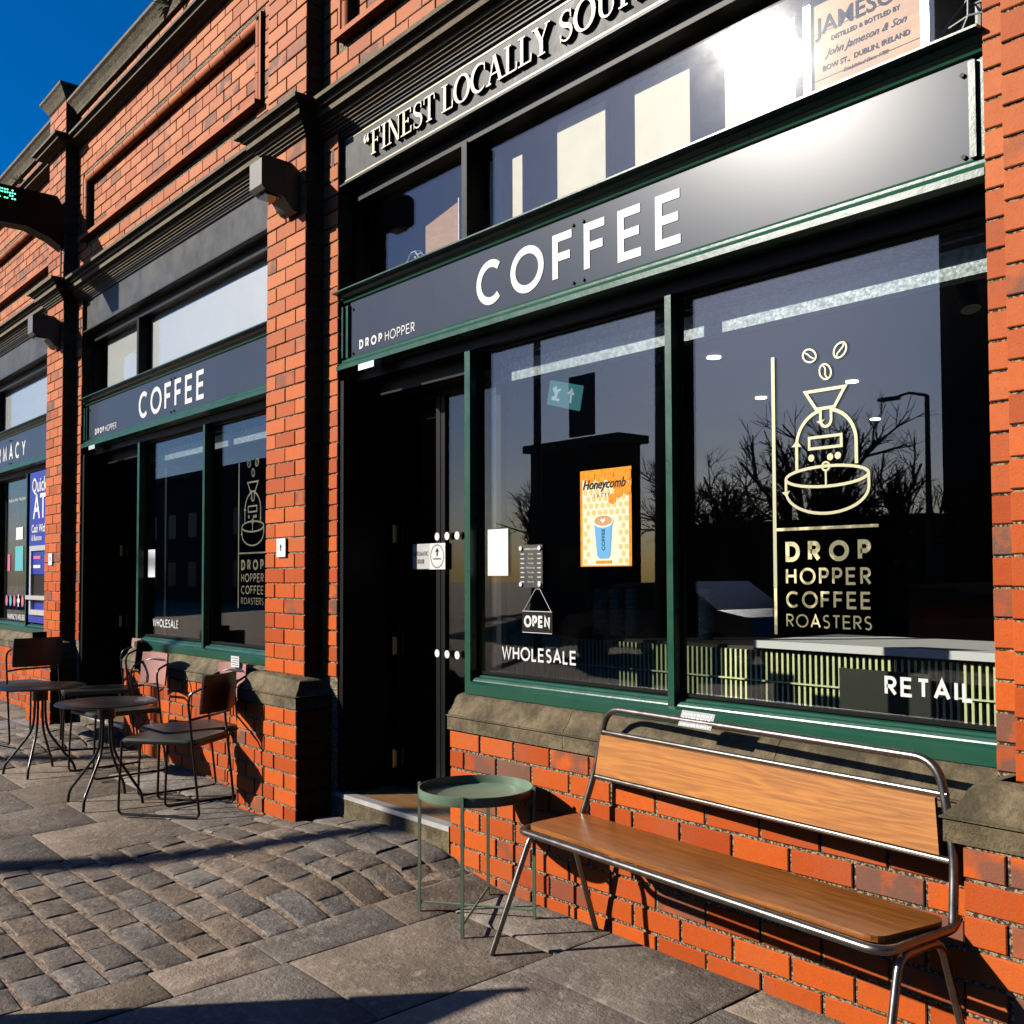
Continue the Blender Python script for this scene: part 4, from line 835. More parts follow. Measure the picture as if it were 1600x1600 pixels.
mb = MB(); frame_box(mb, -3.463, -3.267, 1.093, 1.189, .2452, .2462, .0025); mb.obj('white_border', 'white', op)
mb = MB(); text_fit(mb, 'OPEN', -3.450, -3.280, 1.116, 1.170, .24, .2448, .001); mb.obj('lettering', ['white', 'white'], op)
mb = MB(); mb.tube([(-3.455, .247, 1.190), (-3.378, .25, 1.286), (-3.350, .25, 1.286), (-3.275, .247, 1.190)], .0014, 6); mb.obj('cord', 'white', op)
# honeycomb latte poster
po = thing('latte_poster', 'orange and cream Honeycomb Latte poster with a blue takeaway cup', 'poster', (-2.95, .25, 1.58))
px0, px1, pz0, pz1 = -3.092, -2.800, 1.381, 1.780; py = .250
mb = MB(); mb.box(px0, px1, py, py+.002, pz0, pz1); mb.obj('poster_sheet', 'orange', po)
mb = MB(); mb.box(px0+.014, px1-.014, py-.0006, py-.0001, pz0+.004, pz1-.04); mb.obj('printed_field', 'pale', po)
mb = MB()
def hexa(mb, cx, cz, r, y, mi=0, sq=1.0): mb.poly([(cx+r*sq*math.cos(PI/6+PI/3*i), cz+r*math.sin(PI/6+PI/3*i)) for i in range(6)], y, .0003, mi)
for r_ in range(13):
    for q in range(8):
        hx = px0+.030+q*.0335+(.01675 if r_ % 2 else 0); hz = pz0+.022+r_*.0285
        if hx < px1-.025 and hz < pz1-.05 and not (-3.03 < hx < -2.875 and hz < 1.60): hexa(mb, hx, hz, .0125, py-.0011)
mb.obj('hexagon_print', 'honey', po)
mb = MB()
for (hx, hz, r) in ((px1-.02, pz1-.025, .03), (px1-.07, pz1-.02, .03), (px1-.045, pz1-.06, .03), (px1-.095, pz1-.06, .026), (px1-.025, pz1-.09, .026), (px1-.07, pz1-.10, .026), (px1-.105, pz1-.125, .024), (px0+.06, pz1-.02, .03), (px0+.12, pz1-.015, .03), (px0+.17, pz1-.03, .026)):
    if hx+r > px1: hx = px1-r*.9
    hexa(mb, hx, min(hz, pz1-r), r, py-.0016-.0001*random.random())
mb.obj('orange_cells', 'orange', po)
small_text('Honeycomb', -2.955, py-.0024, 1.718, .056, 'ink', po, shear=.35, weight=.0006, sx=.88)
small_text('L A T T E', -2.965, py-.0020, 1.672, .024, 'coffeec', po)
mb = MB(); mb.poly([(-3.010, 1.565), (-2.905, 1.565), (-2.918, 1.425), (-2.930, 1.414), (-2.980, 1.414), (-2.992, 1.425)], py-.0018, .0003); mb.obj('cup_print', 'cupblue', po)
mb = MB(); mb.poly([p for p in arc(-2.957, 1.566, .058, .027, 0, 360, 24)[:-1]], py-.0022, .0003); mb.obj('cup_rim', 'white', po)
mb = MB(); mb.poly([p for p in arc(-2.957, 1.568, .050, .021, 0, 360, 24)[:-1]], py-.0026, .0003); mb.obj('coffee_print', 'coffeec', po)
mb = MB(); mb.poly([(-2.957, 1.557), (-2.942, 1.570), (-2.947, 1.578), (-2.957, 1.572), (-2.967, 1.578), (-2.972, 1.570)], py-.0030, .0003); mb.obj('milk_heart', 'white', po)
o = small_text('COFFEE', -2.955, py-.0024, 1.49, .026, 'ink', po); o.rotation_euler = (PI/2, -PI/2, 0)
mb = MB(); mb.box(-3.0, -2.91, py-.002, py-.0017, 1.393, 1.405); mb.obj('badge_print', 'orange', po)
# stickers and dots on the doors
for z in (1.553, .939):
    for i in range(3):
        x = -4.385+i*.087; mb = MB(); mb.poly(arc(x, z, .021, .021, 0, 360, 20)[:-1], .4465, .001); o = mb.obj('door_dot', 'white')
        tag(o, 'round white safety dot on the door glass, %s of the %s row' % (('left', 'middle', 'right')[i], 'upper' if z > 1 else 'lower'), 'sticker', 'white safety dots on the door')
t = thing('door_sticker', 'AUTOMATIC DOOR sticker with shade put into its grey, left of the white arrow sticker', 'sticker', (-4.53, .446, 1.45))
mb = MB(); mb.box(-4.608, -4.456, .4455, .4465, 1.383, 1.518); mb.obj('sticker_sheet', 'alu', t)  # sheet made grey to stand for the shade on this sticker
mb = MB(); text_fit(mb, 'AUTOMATIC', -4.60, -4.465, 1.452, 1.478, .2, .4450, .0004); text_fit(mb, 'DOOR', -4.56, -4.50, 1.410, 1.436, .2, .4450, .0004); mb.obj('lettering', ['ink', 'ink'], t)
t = thing('door_sticker', 'white square sticker with a black up arrow in a green ring, on the dark door', 'sticker', (-4.38, .446, 1.45))
mb = MB(); mb.box(-4.452, -4.309, .4440, .4450, 1.380, 1.518); mb.obj('sticker_sheet', 'white', t)
mb = MB(); ribbon(mb, arc(-4.38, 1.449, .058, .06, 0, 360, 24)[:-1], .007, .4434, .0004, closed=True); mb.obj('ring_print', ['sage', 'sage'], t)
mb = MB(); mb.poly([(-4.386, 1.450), (-4.374, 1.450), (-4.374, 1.475), (-4.360, 1.470), (-4.380, 1.495), (-4.400, 1.470), (-4.386, 1.475)], .4434, .0004); mb.obj('arrow_print', 'ink', t)
small_text('ENTRANCE', -4.38, .4434, 1.435, .014, 'ink', t)
for dx, lab in ((0, 'small white sign with an arrow on the brick pilaster between the two coffee shop bays'), (-4.34, 'small white sign with an arrow on the far brick pilaster')):
    t = thing('arrow_plate', lab, 'sign', (dx-5.25, -.01, 1.5)); mb = MB(); mb.box(dx-5.30, dx-5.194, -.012, -.003, 1.455, 1.560); mb.obj('plate', 'whitecard', t)
    mb = MB(); mb.poly([(dx-5.252, 1.49), (dx-5.244, 1.49), (dx-5.244, 1.512), (dx-5.236, 1.510), (dx-5.248, 1.528), (dx-5.260, 1.510), (dx-5.252, 1.512)], -.0135, .001); mb.obj('arrow_print', 'ink', t)

# ------------------------------------------------------------------ pharmacy bay bits
at = thing('cash_machine', 'blue cash machine panel marked Quick ATM beside the pharmacy window', 'cash machine', (-10.6, .2, 1.6))
mb = MB(); mb.box(-11.06, -9.96, .205, .25, .90, 2.40); mb.obj('blue_panel', 'blue', at)
small_text('Quick', -10.98, .203, 2.26, .20, 'white', at, align='LEFT', weight=.003); small_text('ATM', -10.93, .203, 2.04, .34, 'white', at, align='LEFT', weight=.006)
small_text('Cash Withdrawals', -10.98, .203, 1.83, .11, 'white', at, align='LEFT', weight=.002); small_text('& Balances', -10.98, .203, 1.74, .08, 'white', at, align='LEFT', weight=.001)
mb = MB(); frame_box(mb, -10.94, -10.1, .98, 1.66, .175, .204, .05); mb.box(-10.98, -10.1, .15, .204, 1.13, 1.17); mb.obj('surround', 'alu', at)
mb = MB(); mb.box(-10.889, -10.15, .20, .2045, 1.17, 1.37); mb.obj('screen', 'ink', at); mb = MB(); mb.box(-10.88, -10.15, .190, .2035, 1.38, 1.60); mb.obj('instruction_panel', 'blue', at)
mb = MB(); mb.box(-10.84, -10.6, .186, .189, 1.53, 1.56); mb.obj('pink_print', 'pinkp', at); mb = MB(); mb.box(-10.84, -10.6, .186, .189, 1.44, 1.47); mb.obj('white_print', 'white', at)
for x0, x1, z0, z1, m_, l in ((-11.80, -11.50, 1.42, 1.68, 'teal', 'teal notice on the pharmacy window'), (-11.78, -11.52, 1.75, 1.88, 'whitecard', 'white notice above the teal one on the pharmacy window'), (-12.10, -12.0, 1.42, 1.60, 'pinkp', 'pink slip at the left edge of the pharmacy window')):
    mb = MB(); mb.box(x0, x1, yv-.001, yv, z0, z1); tag(mb.obj('window_notice', m_), l, 'notice')
for i, m_ in enumerate(('pinkp', 'teal', 'pinkp', 'white', 'pinkp', 'teal')):
    mb = MB(); x = -12.12+i*.155
    if m_ == 'white': mb.box(x-.05, x+.05, yv-.001, yv, 1.085, 1.125); mb.box(x-.018, x+.018, yv-.0015, yv-.0011, 1.04, 1.17)
    else: mb.poly(arc(x, 1.10, .045, .06, 0, 360, 16)[:-1], yv-.001, .0008)
    tag(mb.obj('pharmacy_symbol', m_), '%s in the row low on the pharmacy window' % ('leftmost pink dot', 'teal dot left of the white cross', 'pink dot just left of the white cross', 'white cross', 'pink dot right of the white cross', 'rightmost teal dot')[i], 'sticker', 'symbols on the pharmacy window')
o = small_text('PHARMACY & WELLBEING', -11.70, yv, .925, .085, 'white', None, name='window_lettering', weight=.001, sx=.75); tag(o, 'small white line of capitals along the bottom of the pharmacy window', 'window lettering')
o = small_text('Healthcare Advice - Prescriptions', -11.75, yv, 2.18, .06, 'white', None, name='window_lettering', sx=.8); tag(o, 'small white line of text along the top of the pharmacy window', 'window lettering')
# LED sign on the far pilaster
ps = thing('led_sign', 'black projecting sign with green LED dots and curved bracket on the far pilaster', 'sign', (-9.4, -.05, 4.5))
mb = MB(); mb.add([(x, y, z) for x in (-9.50, -9.345) for (y, z) in ((-1.2, 4.37), (-.30, 4.37), (-.12, 4.31), (-.004, 4.24), (-.004, 4.60), (-.06, 4.69), (-1.2, 4.69))],
                  [tuple(range(7)), tuple(range(13, 6, -1))]+[(i, (i+1) % 7, 7+(i+1) % 7, 7+i) for i in range(7)]); mb.obj('housing', 'black', ps)
mb = MB()
pat = ["0110111110100", "1101111111110", "0000000001100", "0111110110110"]
for r_, row in enumerate(pat):
    for q, ch in enumerate(row):
        if ch == '1': mb.box(-9.345, -9.342, -.63+q*.020, -.63+q*.020+.010, 4.645-r_*.024, 4.645-r_*.024+.010)
mb.obj('green_leds', 'led', ps, kind='stuff')
mb = MB(); mb.tube([(-9.36, -.02, 4.26), (-9.36, -.02, 3.96)], .008, 8); mb.obj('cable', 'black', ps)

# wall lamps
def wall_lamp(dx, lab):
    t = thing('wall_lamp', lab, 'wall lamp', (dx-5.13, 0, 3.5), 'wall lamps under the cornice'); x0, x1 = dx-5.205, dx-5.06
    side = [(-.004, 3.60), (-.055, 3.635), (-.17, 3.64), (-.205, 3.64), (-.235, 3.62), (-.235, 3.475), (-.215, 3.452), (-.10, 3.435), (-.075, 3.405), (-.05, 3.375), (-.02, 3.365), (-.004, 3.38)]
    mb = MB(); n = len(side); mb.add([(x0, y, z) for y, z in side]+[(x1, y, z) for y, z in side], [tuple(range(n))[::-1], tuple(range(n, 2*n))]+[((i+1) % n, i, n+i, n+(i+1) % n)[::-1] for i in range(n)])
    mb.obj('lamp_body', 'lampcase', t, smooth=True)
    mb = MB(); mb.box(x0+.02, x1-.02, -.20, -.11, 3.433, 3.442); mb.obj('lamp_glass', 'carglass', t)
wall_lamp(0, 'bronze box wall lamp under the cornice of the middle pilaster'); wall_lamp(-4.34, 'bronze box wall lamp on the far pilaster beside the PHARMACY sign')
# weeds rooted in the parapet
def weed(x, y, z, s, lab):
    t = thing('weed', lab, 'plant', (x, y, z)); mb = MB()
    for i in range(26):
        a = random.uniform(0, 2*PI); e = random.uniform(.1, 1.2); l = s*random.uniform(.5, 1.1); d = Vector((math.cos(a)*math.cos(e), -abs(math.sin(a))*math.cos(e)*.9, math.sin(e)*random.choice((1, 1, -.5))))
        sd_ = d.cross(Vector((0, 0, 1))).normalized()*s*.06; p = Vector((x, y, z)); q = p+d*l*.6; q2 = p+d*l+Vector((0, 0, -.12*l))
        mb.add([p-sd_*.3, p+sd_*.3, q+sd_, q-sd_, q2], [(0, 1, 2, 3), (3, 2, 4)])
    mb.obj('leaves', 'weed', t, kind='stuff')
weed(-10.75, .02, 5.22, .16, 'small dark weed growing on the parapet left of the pier cap'); weed(-11.6, .02, 5.30, .14, 'smaller weed on the parapet at the far left, above the LED sign'); weed(-7.05, .03, 5.42, .17, 'weed sprouting under the coping near the top edge of the photo')

# ------------------------------------------------------------------ bench
def bez(pts, r=.05, n=6):
    """round the corners of a polyline"""
    P = [Vector(p) for p in pts]; out = [P[0]]
    for i in range(1, len(P)-1):
        a, b_, c_ = P[i-1], P[i], P[i+1]; d1 = (a-b_); d2 = (c_-b_); rr = min(r, d1.length*.48, d2.length*.48)
        s1 = b_+d1.normalized()*rr; s2 = b_+d2.normalized()*rr
        for k in range(n+1):
            t = k/n; out.append(s1*(1-t)**2+b_*2*t*(1-t)+s2*t*t)
    out.append(P[-1]); return out
A_ = Vector((-2.850, .010, 0)); B_ = Vector((-1.335, -.105, 0)); ux = (B_-A_).normalized(); ang = math.atan2(ux.y, ux.x); LB = (B_-A_).length
be = thing('bench', 'long bench with bent grey steel tube frame and varnished oak seat and backrest', 'bench', (-2.1, -.2, -.02))
uy = Vector((-ux.y, ux.x, 0))
def bl(x, y, z): p = A_+ux*x+uy*y; return (p.x, p.y, z)
r_t = .0125
mb = MB(); mb.tube(bez([bl(.0, .005, .425), bl(.03, .05, .60), bl(.075, .07, .838), bl(LB-.075, .07, .838), bl(LB-.02, .05, .60), bl(LB, .005, .425)], .075, 8), r_t, 12)
mb.tube(bez([bl(0, .03, .440), bl(-.004, -.005, .418), bl(.0, -.30, .418), bl(LB, -.30, .418), bl(LB+.004, -.005, .418), bl(LB, .03, .440)], .06, 8), r_t, 12)
mb.obj('main_frame', 'tube', be, smooth=True)
for zz, yy_, in ((.748, .062), (.578, .046)):
    mb = MB(); e_ = .045 if zz > .7 else .015; mb.tube([bl(e_+.008, yy_, zz), bl(LB-e_+.002, yy_, zz)], .0095, 12); mb.obj('back_rail', 'tube', be, smooth=True)
bo = MB()
vs = []
for yy0 in (-.012, .0):
    vs += [bl(.045, .046+yy0, .590), bl(LB-.055, .046+yy0, .590), bl(LB-.075, .062+yy0, .737), bl(.060, .062+yy0, .737)]
bo.add(vs, [(0, 1, 2, 3), (7, 6, 5, 4), (0, 4, 5, 1), (1, 5, 6, 2), (2, 6, 7, 3), (3, 7, 4, 0)])
def board(mb, name, m):
    org = bl(0, 0, 0); me = mb.obj(name, m, be); 
    inv = Matrix.Translation(Vector(org)) @ Matrix.Rotation(ang, 4, 'Z'); me.data.transform(inv.inverted()); me.matrix_parent_inverse = parent_world(be).inverted() @ Matrix.Identity(4)
    me.location = org; me.rotation_euler = (0, 0, ang); return me
board(bo, 'backrest', 'wood')
se = MB(); pts = []
for (cx, cy, a0) in ((LB-.07, -.235, -90), (LB-.05, -.05, 0), (.05, -.05, 90), (.07, -.235, 180)):
    for k in range(5):
        q = math.radians(a0+k*22.5); pts.append((cx+.045*math.cos(q), cy+.045*math.sin(q)))
n = len(pts); top = [bl(p[0], p[1], .442) for p in pts]; bot = [bl(p[0], p[1], .426) for p in pts]
se.add(top+bot, [tuple(range(n)), tuple(range(n, 2*n))[::-1]]+[(i, n+i, n+(i+1) % n, (i+1) % n) for i in range(n)])
board(se, 'seat', 'woodseat')
legs = [((.0, -.27), (-.045, -.385)), ((.0, -.03), (.002, .07)), ((LB, -.27), (LB+.03, -.385)), ((LB, -.03), (LB+.02, .08))]
for sx_ in (0, LB):
    e_ = -.001 if sx_ == 0 else .001; f0 = legs[0][1] if sx_ == 0 else legs[2][1]; r0_ = legs[1][1] if sx_ == 0 else legs[3][1]
    fz = g(*bl(f0[0], f0[1], 0)[:2]); rz_ = g(*bl(r0_[0], r0_[1], 0)[:2])
    for q, (foot, fz_, kn) in enumerate(((f0, fz, -.235), (r0_, rz_, -.055))):
        mid = bl(sx_, kn, .396); kne = bl(sx_+(foot[0]-sx_)*.12, kn+(foot[1]-kn)*.12, .375)
        mb = MB(); mb.tube(bez([bl(sx_, -.145, .396), mid, bl(foot[0], foot[1], fz_+.002)], .05, 6), .011, 12); mb.obj('leg', 'tube', be, smooth=True)
pl = thing('bench_plaque', 'small engraved metal plaque clipped to the top tube of the bench', 'plaque', bl(.53, .07, .84))
mb = MB(); q0 = bl(.470, .052, .820); q1 = bl(.625, .052, .820); q2 = bl(.625, .075, .872); q3 = bl(.470, .075, .872)
off = Vector(uy)*.0025
mb.add([q0, q1, q2, q3]+[tuple(Vector(q)+off) for q in (q0, q1, q2, q3)], [(0, 1, 2, 3), (7, 6, 5, 4), (0, 4, 5, 1), (1, 5, 6, 2), (2, 6, 7, 3), (3, 7, 4, 0)]); mb.obj('plate', 'steelplate', pl)
mb = MB()
for k in range(4):
    x = .478
    while x < .610:
        l = random.uniform(.006, .022); l = min(l, .616-x); f_ = .84-.22*k; a = [bl(x, .052+.023*f_-.0012, .820+.052*f_), bl(x+l, .052+.023*f_-.0012, .820+.052*f_), bl(x+l, .052+.023*(f_-.1)-.0012, .820+.052*(f_-.1)), bl(x, .052+.023*(f_-.1)-.0012, .820+.052*(f_-.1))]
        mb.add(a, [(0, 3, 2, 1)]); x += l+.005
mb.obj('engraved_lines', 'white', pl, kind='stuff')

# ------------------------------------------------------------------ tray side table
tb = thing('tray_table', 'round sage green metal tray table with four square legs beside the bench', 'side table', (-3.277, -.163, -.015))
TC = (-3.277, -.163, 0); TZ = .496
mb = MB(); n = 48
prof = [(.001, .0), (.222, .0), (.230, .003), (.232, .008), (.232, .040), (.228, .041), (.227, .036), (.227, .008), (.222, .0045), (.001, .0045)]
mb.lathe((TC[0], TC[1], TZ-.038), prof, 56); mb.obj('tray', 'sage', tb, smooth=True)
LP = [(-3.47, -.307), (-3.135, -.337), (-3.08, -.02), (-3.424, .014)]
LP = [(TC[0]+(x-TC[0])*.239/math.hypot(x-TC[0], y-TC[1]), TC[1]+(y-TC[1])*.239/math.hypot(x-TC[0], y-TC[1])) for x, y in LP]
for (x, y) in LP:
    zg = g(x, y); mb = MB(); d = Vector((TC[0]-x, TC[1]-y, 0)).normalized(); s_ = d.cross(Vector((0, 0, 1))); P = Vector((x, y, 0))
    def slab4(mb, a, b_, hw, z0, z1):
        vv = [a-s_*hw, b_-s_*hw, b_+s_*hw, a+s_*hw]; mb.add([(v.x, v.y, z0) for v in vv]+[(v.x, v.y, z1) for v in vv], [(0, 1, 5, 4), (1, 2, 6, 5), (2, 3, 7, 6), (3, 0, 4, 7), (4, 5, 6, 7), (3, 2, 1, 0)])
    slab4(mb, P-d*.006, P+d*.006, .006, zg, TZ+.008); slab4(mb, P+d*.0062, P+d*.022, .004, TZ-.052, TZ-.040)
    mb.obj('leg', 'sage', tb)
for a, b_ in ((0, 2), (1, 3)):
    mb = MB(); mb.tube([(LP[a][0], LP[a][1], .022), (LP[b_][0], LP[b_][1], .022+.001*a)], .005, 6); mb.obj('cross_bar', 'sage', tb)

# ------------------------------------------------------------------ round tables
def round_table(cx, cy, zt, legs, lab):
    t = thing('round_table', lab, 'table', (cx, cy, 0), 'black round tables on the pavement')
    mb = MB(); mb.lathe((cx, cy, zt-.012), [(.001, 0), (.284, 0), (.290, .003), (.290, .009), (.285, .012), (.001, .012)], 56); mb.obj('table_top', 'table', t, smooth=True)
    for (x, y) in legs:
        v = Vector((x-cx, y-cy, 0)); d = v.normalized(); rr = v.length; P = lambda r, z: (cx+d.x*r, cy+d.y*r, z)
        mb = MB(); mb.tube(bez([P(.035, zt-.015), P(.035, .42), P(.05, .30), P(rr*.72, .14), P(rr-.01, .07), P(rr, g(x, y)+.001)], .11, 6), .0085, 10); mb.obj('leg', 'chair', t, smooth=True)
    mb = MB(); mb.cyl((cx, cy), .05, zt-.10, zt-.013, 24); mb.obj('hub', 'chair', t, smooth=True)
round_table(-6.27, -.62, .602, [(-6.458, -.78), (-6.123, -.796), (-6.096, -.463), (-6.419, -.455)], 'nearer black round cafe table, in front of the farther coffee window')
round_table(-7.45, -.67, .608, [(-7.60, -.86), (-7.295, -.785), (-7.304, -.477), (-7.601, -.541)], 'farther black round cafe table at the left edge')

# ------------------------------------------------------------------ chairs: sled frame, padded seat, curved backrest
def make_chair():
    t = thing('cafe_chair', '', 'chair', (0, 0, 0), 'black framed chairs round the tables')
    W2, r = .20, .0075
    for s_ in (-1, 1):
        x = s_*W2
        mb = MB(); mb.tube(bez([(x*.97, .235, .415), (x, .245, .20), (x, .25, .009), (x, -.25, .009), (x, -.215, .30), (x, -.175, .64), (x*.98, -.185, .69), (x*.9, -.265, .725)], .035, 6), r, 8); mb.obj('side_frame', 'chair', t, smooth=True)
    mb = MB(); mb.tube(bez([(-W2*.9, -.265, .725), (-.10, -.290, .745), (.10, -.290, .745), (W2*.9, -.265, .725)], .06, 5), r, 8)
    mb.tube(bez([(-W2, -.192, .545), (-.15, -.255, .56), (.15, -.255, .56), (W2, -.192, .545)], .08, 5), r, 8); mb.obj('back_bar', 'chair', t, smooth=True)
    mb = MB(); mb.tube([(-W2, .20, .395), (W2, .20, .395)], r, 8); mb.tube([(-W2, -.205, .395), (W2, -.205, .395)], r, 8); mb.obj('seat_bar', 'chair', t, smooth=True)
    mb = MB(); nx, nz = 10, 5; F = []; K = []
    for j in range(nz+1):
        for i in range(nx+1):
            u = i/nx*2-1; v = j/nz; x = u*.19; z = .575+.215*v; inset = .02 if (abs(u) > .95 and j in (0, nz)) else 0
            y = -.287+.045*u*u-.02*v; F.append((x*(1-inset), y+.006, z)); K.append((x*(1-inset), y-.006, z))
    o = len(F); mb.v = F+K; mb.m = []
    for j in range(nz):
        for i in range(nx):
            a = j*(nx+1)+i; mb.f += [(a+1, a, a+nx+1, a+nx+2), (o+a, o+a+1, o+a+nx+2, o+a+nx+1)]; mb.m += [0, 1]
    ring = [i for i in range(nx+1)]+[(j+1)*(nx+1)-1 for j in range(1, nz+1)]+[nz*(nx+1)+i for i in range(nx-1, -1, -1)]+[j*(nx+1) for j in range(nz-1, 0, -1)]
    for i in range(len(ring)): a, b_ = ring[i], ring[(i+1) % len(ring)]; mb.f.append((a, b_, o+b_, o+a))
    mb.t = [(.5, 0, 0)]*len(mb.f); mb.m += [1]*(len(mb.f)-len(mb.m)); mb.obj('backrest', ['pink', 'pinkshade'], t, smooth=True)
    mb = MB(); pts = []
    for (cx, cy, a0) in ((.15, .20, 0), (-.15, .20, 90), (-.15, -.165, 180), (.15, -.165, 270)):
        for k in range(6): q = math.radians(a0+k*18); pts.append((cx+.055*math.cos(q), cy+.055*math.sin(q)))
    n = len(pts); mb.v = [(p[0]*.97, p[1]*.97, .402) for p in pts]+[(p[0], p[1], .410) for p in pts]+[(p[0], p[1], .420) for p in pts]+[(p[0]*.95, p[1]*.95, .432) for p in pts]
    mb.f = [tuple(range(n))[::-1], tuple(range(3*n, 4*n))]
    for k in range(3): mb.f += [(k*n+i, k*n+(i+1) % n, (k+1)*n+(i+1) % n, (k+1)*n+i) for i in range(n)]
    mb.t = [(.5, 0, 0)]*len(mb.f); mb.m = [0]*len(mb.f); mb.obj('seat', 'seat', t, smooth=True)
    return t
def place(t, x, y, fx, fy, lab): t.location = (x, y, g(x, y)+.002); t.rotation_euler = (0, 0, math.atan2(fy, fx)-PI/2); t['label'] = lab
def dup(t):
    c_ = t.copy(); C.objects.link(c_)
    for ch in list(t.children):
        d = ch.copy(); C.objects.link(d); d.parent = c_; d.matrix_parent_inverse = Matrix.Identity(4)
    return c_
ch0 = make_chair(); chairs = [ch0]+[dup(ch0) for _ in range(4)]
for c_, a in zip(chairs, ((-5.79, -.375, -.79, -.61, 'nearest black framed chair, turned with its back to the brick pilaster, dark olive seat'),
                          (-6.03, -.19, .02, -1, 'pink backed chair just left of the middle pilaster, white card on its back'),
                          (-7.08, -.27, .08, -1, 'pink backed chair against the brick wall by the farther doorway'),
                          (-8.50, -.52, -.98, -.2, 'leftmost chair, its dark backrest in shade above the far round table'),
                          (-7.95, -.12, -.25, -.97, 'chair lost in the dark doorway shadow between the two round tables'))):
    place(c_, *a)
def chair_card(c_, m, lab):
    mw = Matrix.Translation(c_.location) @ Matrix.Rotation(c_.rotation_euler.z, 4, 'Z'); t = thing('chair_card', lab, 'card', tuple(mw @ Vector((0, -.297, .80))), None, c_.rotation_euler.z)
    mb = MB(); mb.box(-.055, .055, -.004+.022, .0+.022, -.035, .032); o = mb.obj('card', m); o.parent = t
    mb = MB()
    for i in range(4): mb.box(-.048, .048-.012*(i % 2), .0184-.0012+.0042, .0186-.0008+.0050, .018-i*.014, .022-i*.014)
    o = mb.obj('printed_lines', 'ink' if m == 'whitecard' else 'white'); o.parent = t
chair_card(chairs[1], 'whitecard', 'white card with printed lines on top of the pink chair back'); chair_card(chairs[3], 'ink', 'black card with faint white lines on top of the leftmost chair back')

# ------------------------------------------------------------------ across the street (seen in the glass) and what throws the shadows
ba = thing('barrier_screen', 'black windbreak screen just outside the frame, throwing the wedge of shade at the bottom', 'screen', (-4.35, -3.6, -.1))
mb = MB(); mb.box(-4.37, -4.33, -4.6, -2.86, 0.02, 1.42); mb.obj('canvas', 'ink', ba)
for y in (-2.84, -4.62): mb = MB(); mb.tube([(-4.35, y, g(-4.35, y)), (-4.35, y, 1.46)], .02, 12); mb.obj('post', 'poleM', ba)
def lamp_post(x, y, h, r, lab, arm=1.4, ax=-1):
    t = thing('lamp_post', lab, 'lamp post', (x, y, -.2)); mb = MB(); mb.tube([(x, y, -.3), (x, y, h*.4), (x, y, h)], [r, r*.8, r*.6], 12); mb.obj('post', 'poleM', t, smooth=True)
    if not arm: return
    mb = MB(); mb.tube([(x, y, h), (x+ax*arm*.5, y, h+.12), (x+ax*arm, y, h+.05)], r*.4, 8); mb.obj('arm', 'poleM', t); mb = MB(); mb.box(x+ax*arm-.3, x+ax*arm+.2, y-.09, y+.09, h, h+.08); mb.obj('lamp_head', 'poleM', t)
lamp_post(-14.4, -9.5, 7.5, .10, 'tall dark lamp post mirrored in the left part of the near window', 1.2)
lamp_post(-10.9, -9.05, 6.6, .15, 'stout dark column across the pavement whose shadow crosses the stone setts', 0)
lamp_post(-11.95, -19.5, 5.55, .09, 'lamp post with side arm mirrored beside the roaster drawing', .9)
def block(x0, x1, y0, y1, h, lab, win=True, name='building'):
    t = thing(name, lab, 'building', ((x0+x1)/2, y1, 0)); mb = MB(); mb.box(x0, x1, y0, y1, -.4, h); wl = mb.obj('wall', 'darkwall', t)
    mb = MB(); mb.box(x0-.2, x1+.2, y0-.2, y1+.2, h, h+.25); mb.obj('roof', 'roof', t)
    if win:
        nx = max(1, int((x1-x0)/3)); 
        for k in range(nx):
            for j in range(max(1, int(h/3))):
                xx = x0+(k+.5)*(x1-x0)/nx; mb = MB(); mb.box(xx-.6, xx+.6, y1, y1+.03, .8+j*3, 2.3+j*3); mb.obj('window', 'carglass', t)
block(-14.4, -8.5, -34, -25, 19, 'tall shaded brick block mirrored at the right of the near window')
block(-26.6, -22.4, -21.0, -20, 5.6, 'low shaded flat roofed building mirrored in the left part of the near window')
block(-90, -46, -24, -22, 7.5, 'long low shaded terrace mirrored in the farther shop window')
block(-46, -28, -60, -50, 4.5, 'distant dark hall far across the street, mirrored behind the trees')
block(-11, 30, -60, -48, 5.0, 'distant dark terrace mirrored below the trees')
block(6.5, 9.0, -15.5, .1, 12, 'added dark building, unseen on the right, keeping sky light off the pilaster returns')  # made-up building out of view; blocks sky fill on the right-facing pilaster sides
def sg_post(x, y):
    t = thing('road_sign', 'upright rectangular road sign seen from behind, mirrored above the poster', 'sign', (x, y, 0)); mb = MB(); mb.tube([(x, y, -.3), (x, y, 4.6)], .05, 10); mb.obj('post', 'poleM', t)
    mb = MB(); mb.box(x-.55, x+.3, y-.02, y+.02, 4.65, 6.1); mb.obj('sign_plate', 'poleM', t)
sg_post(-17.2, -13.5)
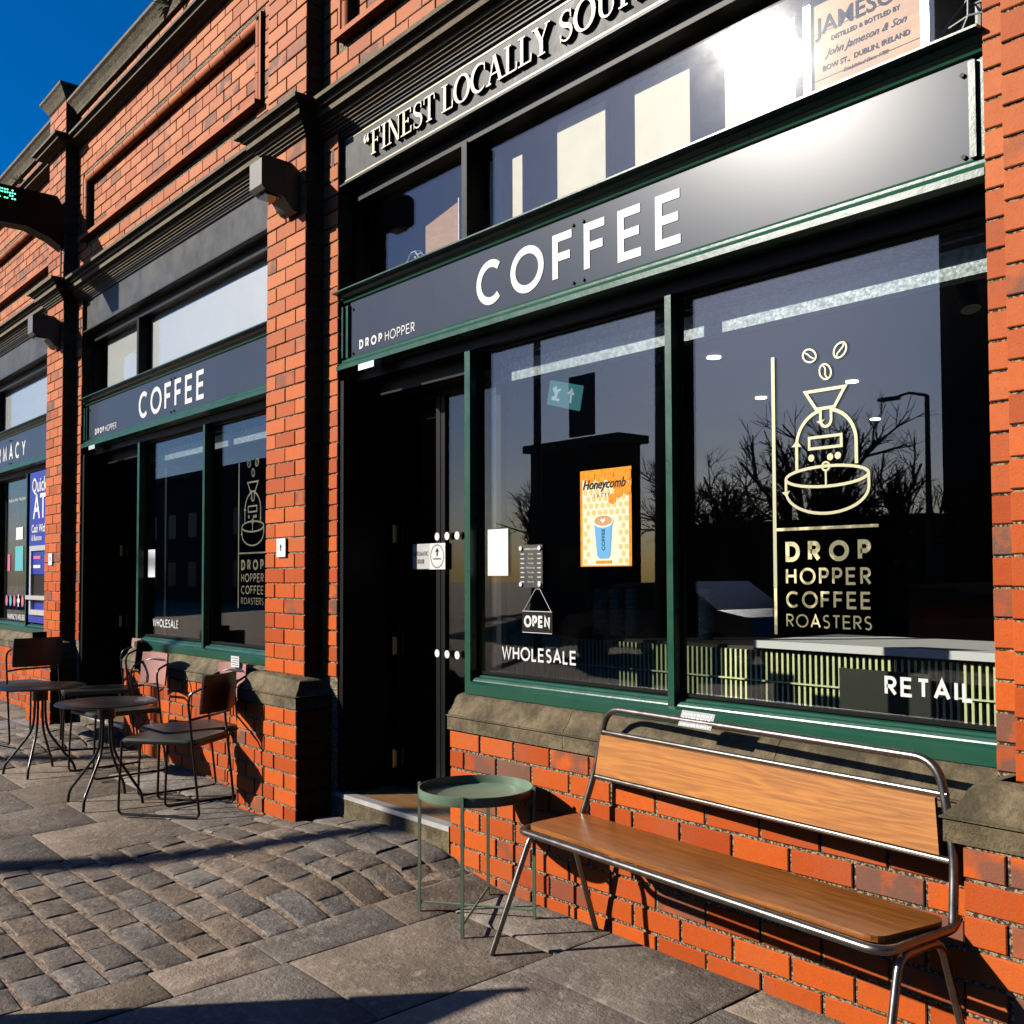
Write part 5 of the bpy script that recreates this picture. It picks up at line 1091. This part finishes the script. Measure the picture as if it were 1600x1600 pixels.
def tree_mesh(seed, h):
    rnd = random.Random(seed); tr = MB(); cr = MB()
    def grow(p, d, l, r, lv):
        n = 3; pts = [p]; q = p.copy(); dd = d.copy()
        for i in range(n):
            dd = (dd+Vector((rnd.uniform(-1, 1), rnd.uniform(-1, 1), rnd.uniform(-.3, .6)))*.16).normalized(); q = q+dd*l/n; pts.append(q.copy())
        rs = [r*(1-.45*i/n) for i in range(n+1)]
        (tr if lv < 2 else cr).tube(pts, rs, 6 if lv < 2 else 4 if lv < 4 else 3, cap=False)
        if lv >= 5 or l < .12: return
        k = (5, 4, 4, 3, 3)[lv]
        for j in range(k):
            f = rnd.uniform(.35, 1.0) if lv else rnd.uniform(.3, 1); base = pts[min(n, int(f*n))]
            ax = dd.orthogonal().normalized(); ax.rotate(Matrix.Rotation(rnd.uniform(0, 2*PI), 3, dd)); nd = dd.copy(); nd.rotate(Matrix.Rotation(rnd.uniform(.35, .95), 3, ax)); nd.z += .12
            grow(base, nd.normalized(), l*rnd.uniform(.5, .78), r*.56, lv+1)
    grow(Vector((0, 0, 0)), Vector((0, 0, 1)), h*.42, h*.024, 0)
    return tr, cr
protos = []
for sd_, h in ((3, 9.0), (11, 9.4)):
    tr, cr = tree_mesh(sd_, h); t = thing('bare_tree', '', 'tree', (0, 0, 0), 'bare trees across the street'); tr.obj('trunk', 'bark', t); cr.obj('crown', 'bark', t, kind='stuff'); protos.append(t)
spots = [(-18.5, -20, .70, 'bare tree mirrored just right of the middle mullion of the near window'), (-20.6, -21, .80, 'bare tree mirrored above and right of the poster'), (-15.4, -19.5, .95, 'tallest bare tree, mirrored behind the roaster drawing'), (-13.2, -20.5, .75, 'bare tree mirrored right of the roaster drawing'), (-17.0, -24, .85, 'bare tree standing behind the others across the street'), (-22.6, -25, .85, 'bare tree mirrored behind the upper edge of the poster'), (-31, -24, .9, 'bare tree mirrored in the farther shop window')]
for i, (x, y, s_, lab) in enumerate(spots):
    t = protos[i % 2] if i < 2 else dup(protos[i % 2]); t.location = (x, y, -.2); t.scale = (s_, s_, s_); t.rotation_euler = (0, 0, i*1.3); t['label'] = lab
def car(cx, cy, lab):
    t = thing('parked_car', lab, 'car', (cx, cy, -.165), 'cars parked across the street'); z0 = -.165
    body = [(-2.1, .30), (-2.15, .62), (-1.95, .82), (-1.35, .90), (-.75, 1.38), (.75, 1.42), (1.45, .98), (2.0, .88), (2.15, .60), (2.1, .30)]
    mb = MB(); n = len(body); mb.add([(cx+a, cy-.85, z0+b_) for a, b_ in body]+[(cx+a, cy+.85, z0+b_) for a, b_ in body], [tuple(range(n)), tuple(range(n, 2*n))[::-1]]+[((i+1) % n, i, n+i, n+(i+1) % n) for i in range(n)]); mb.obj('body', 'carpaint', t)
    gw = [(-1.18, .93), (-.70, 1.32), (.68, 1.36), (1.25, .98)]
    mb = MB(); mb.add([(cx+a, cy+.853, z0+b_) for a, b_ in gw]+[(cx+a, cy+.848, z0+b_) for a, b_ in gw], [(0, 3, 2, 1), (4, 5, 6, 7)]); mb.obj('side_window', 'carglass', t)
    for x in (-1.35, 1.35):
        for s_ in (-1, 1): mb = MB(); mb.tube([(cx+x, cy+s_*.70, z0+.32), (cx+x, cy+s_*.88, z0+.32)], .32, 20); mb.obj('wheel', 'rubber', t)
car(-11.5, -10.2, 'grey car mirrored below the poster'); car(-6.6, -10.2, 'grey car mirrored below the roaster lettering')
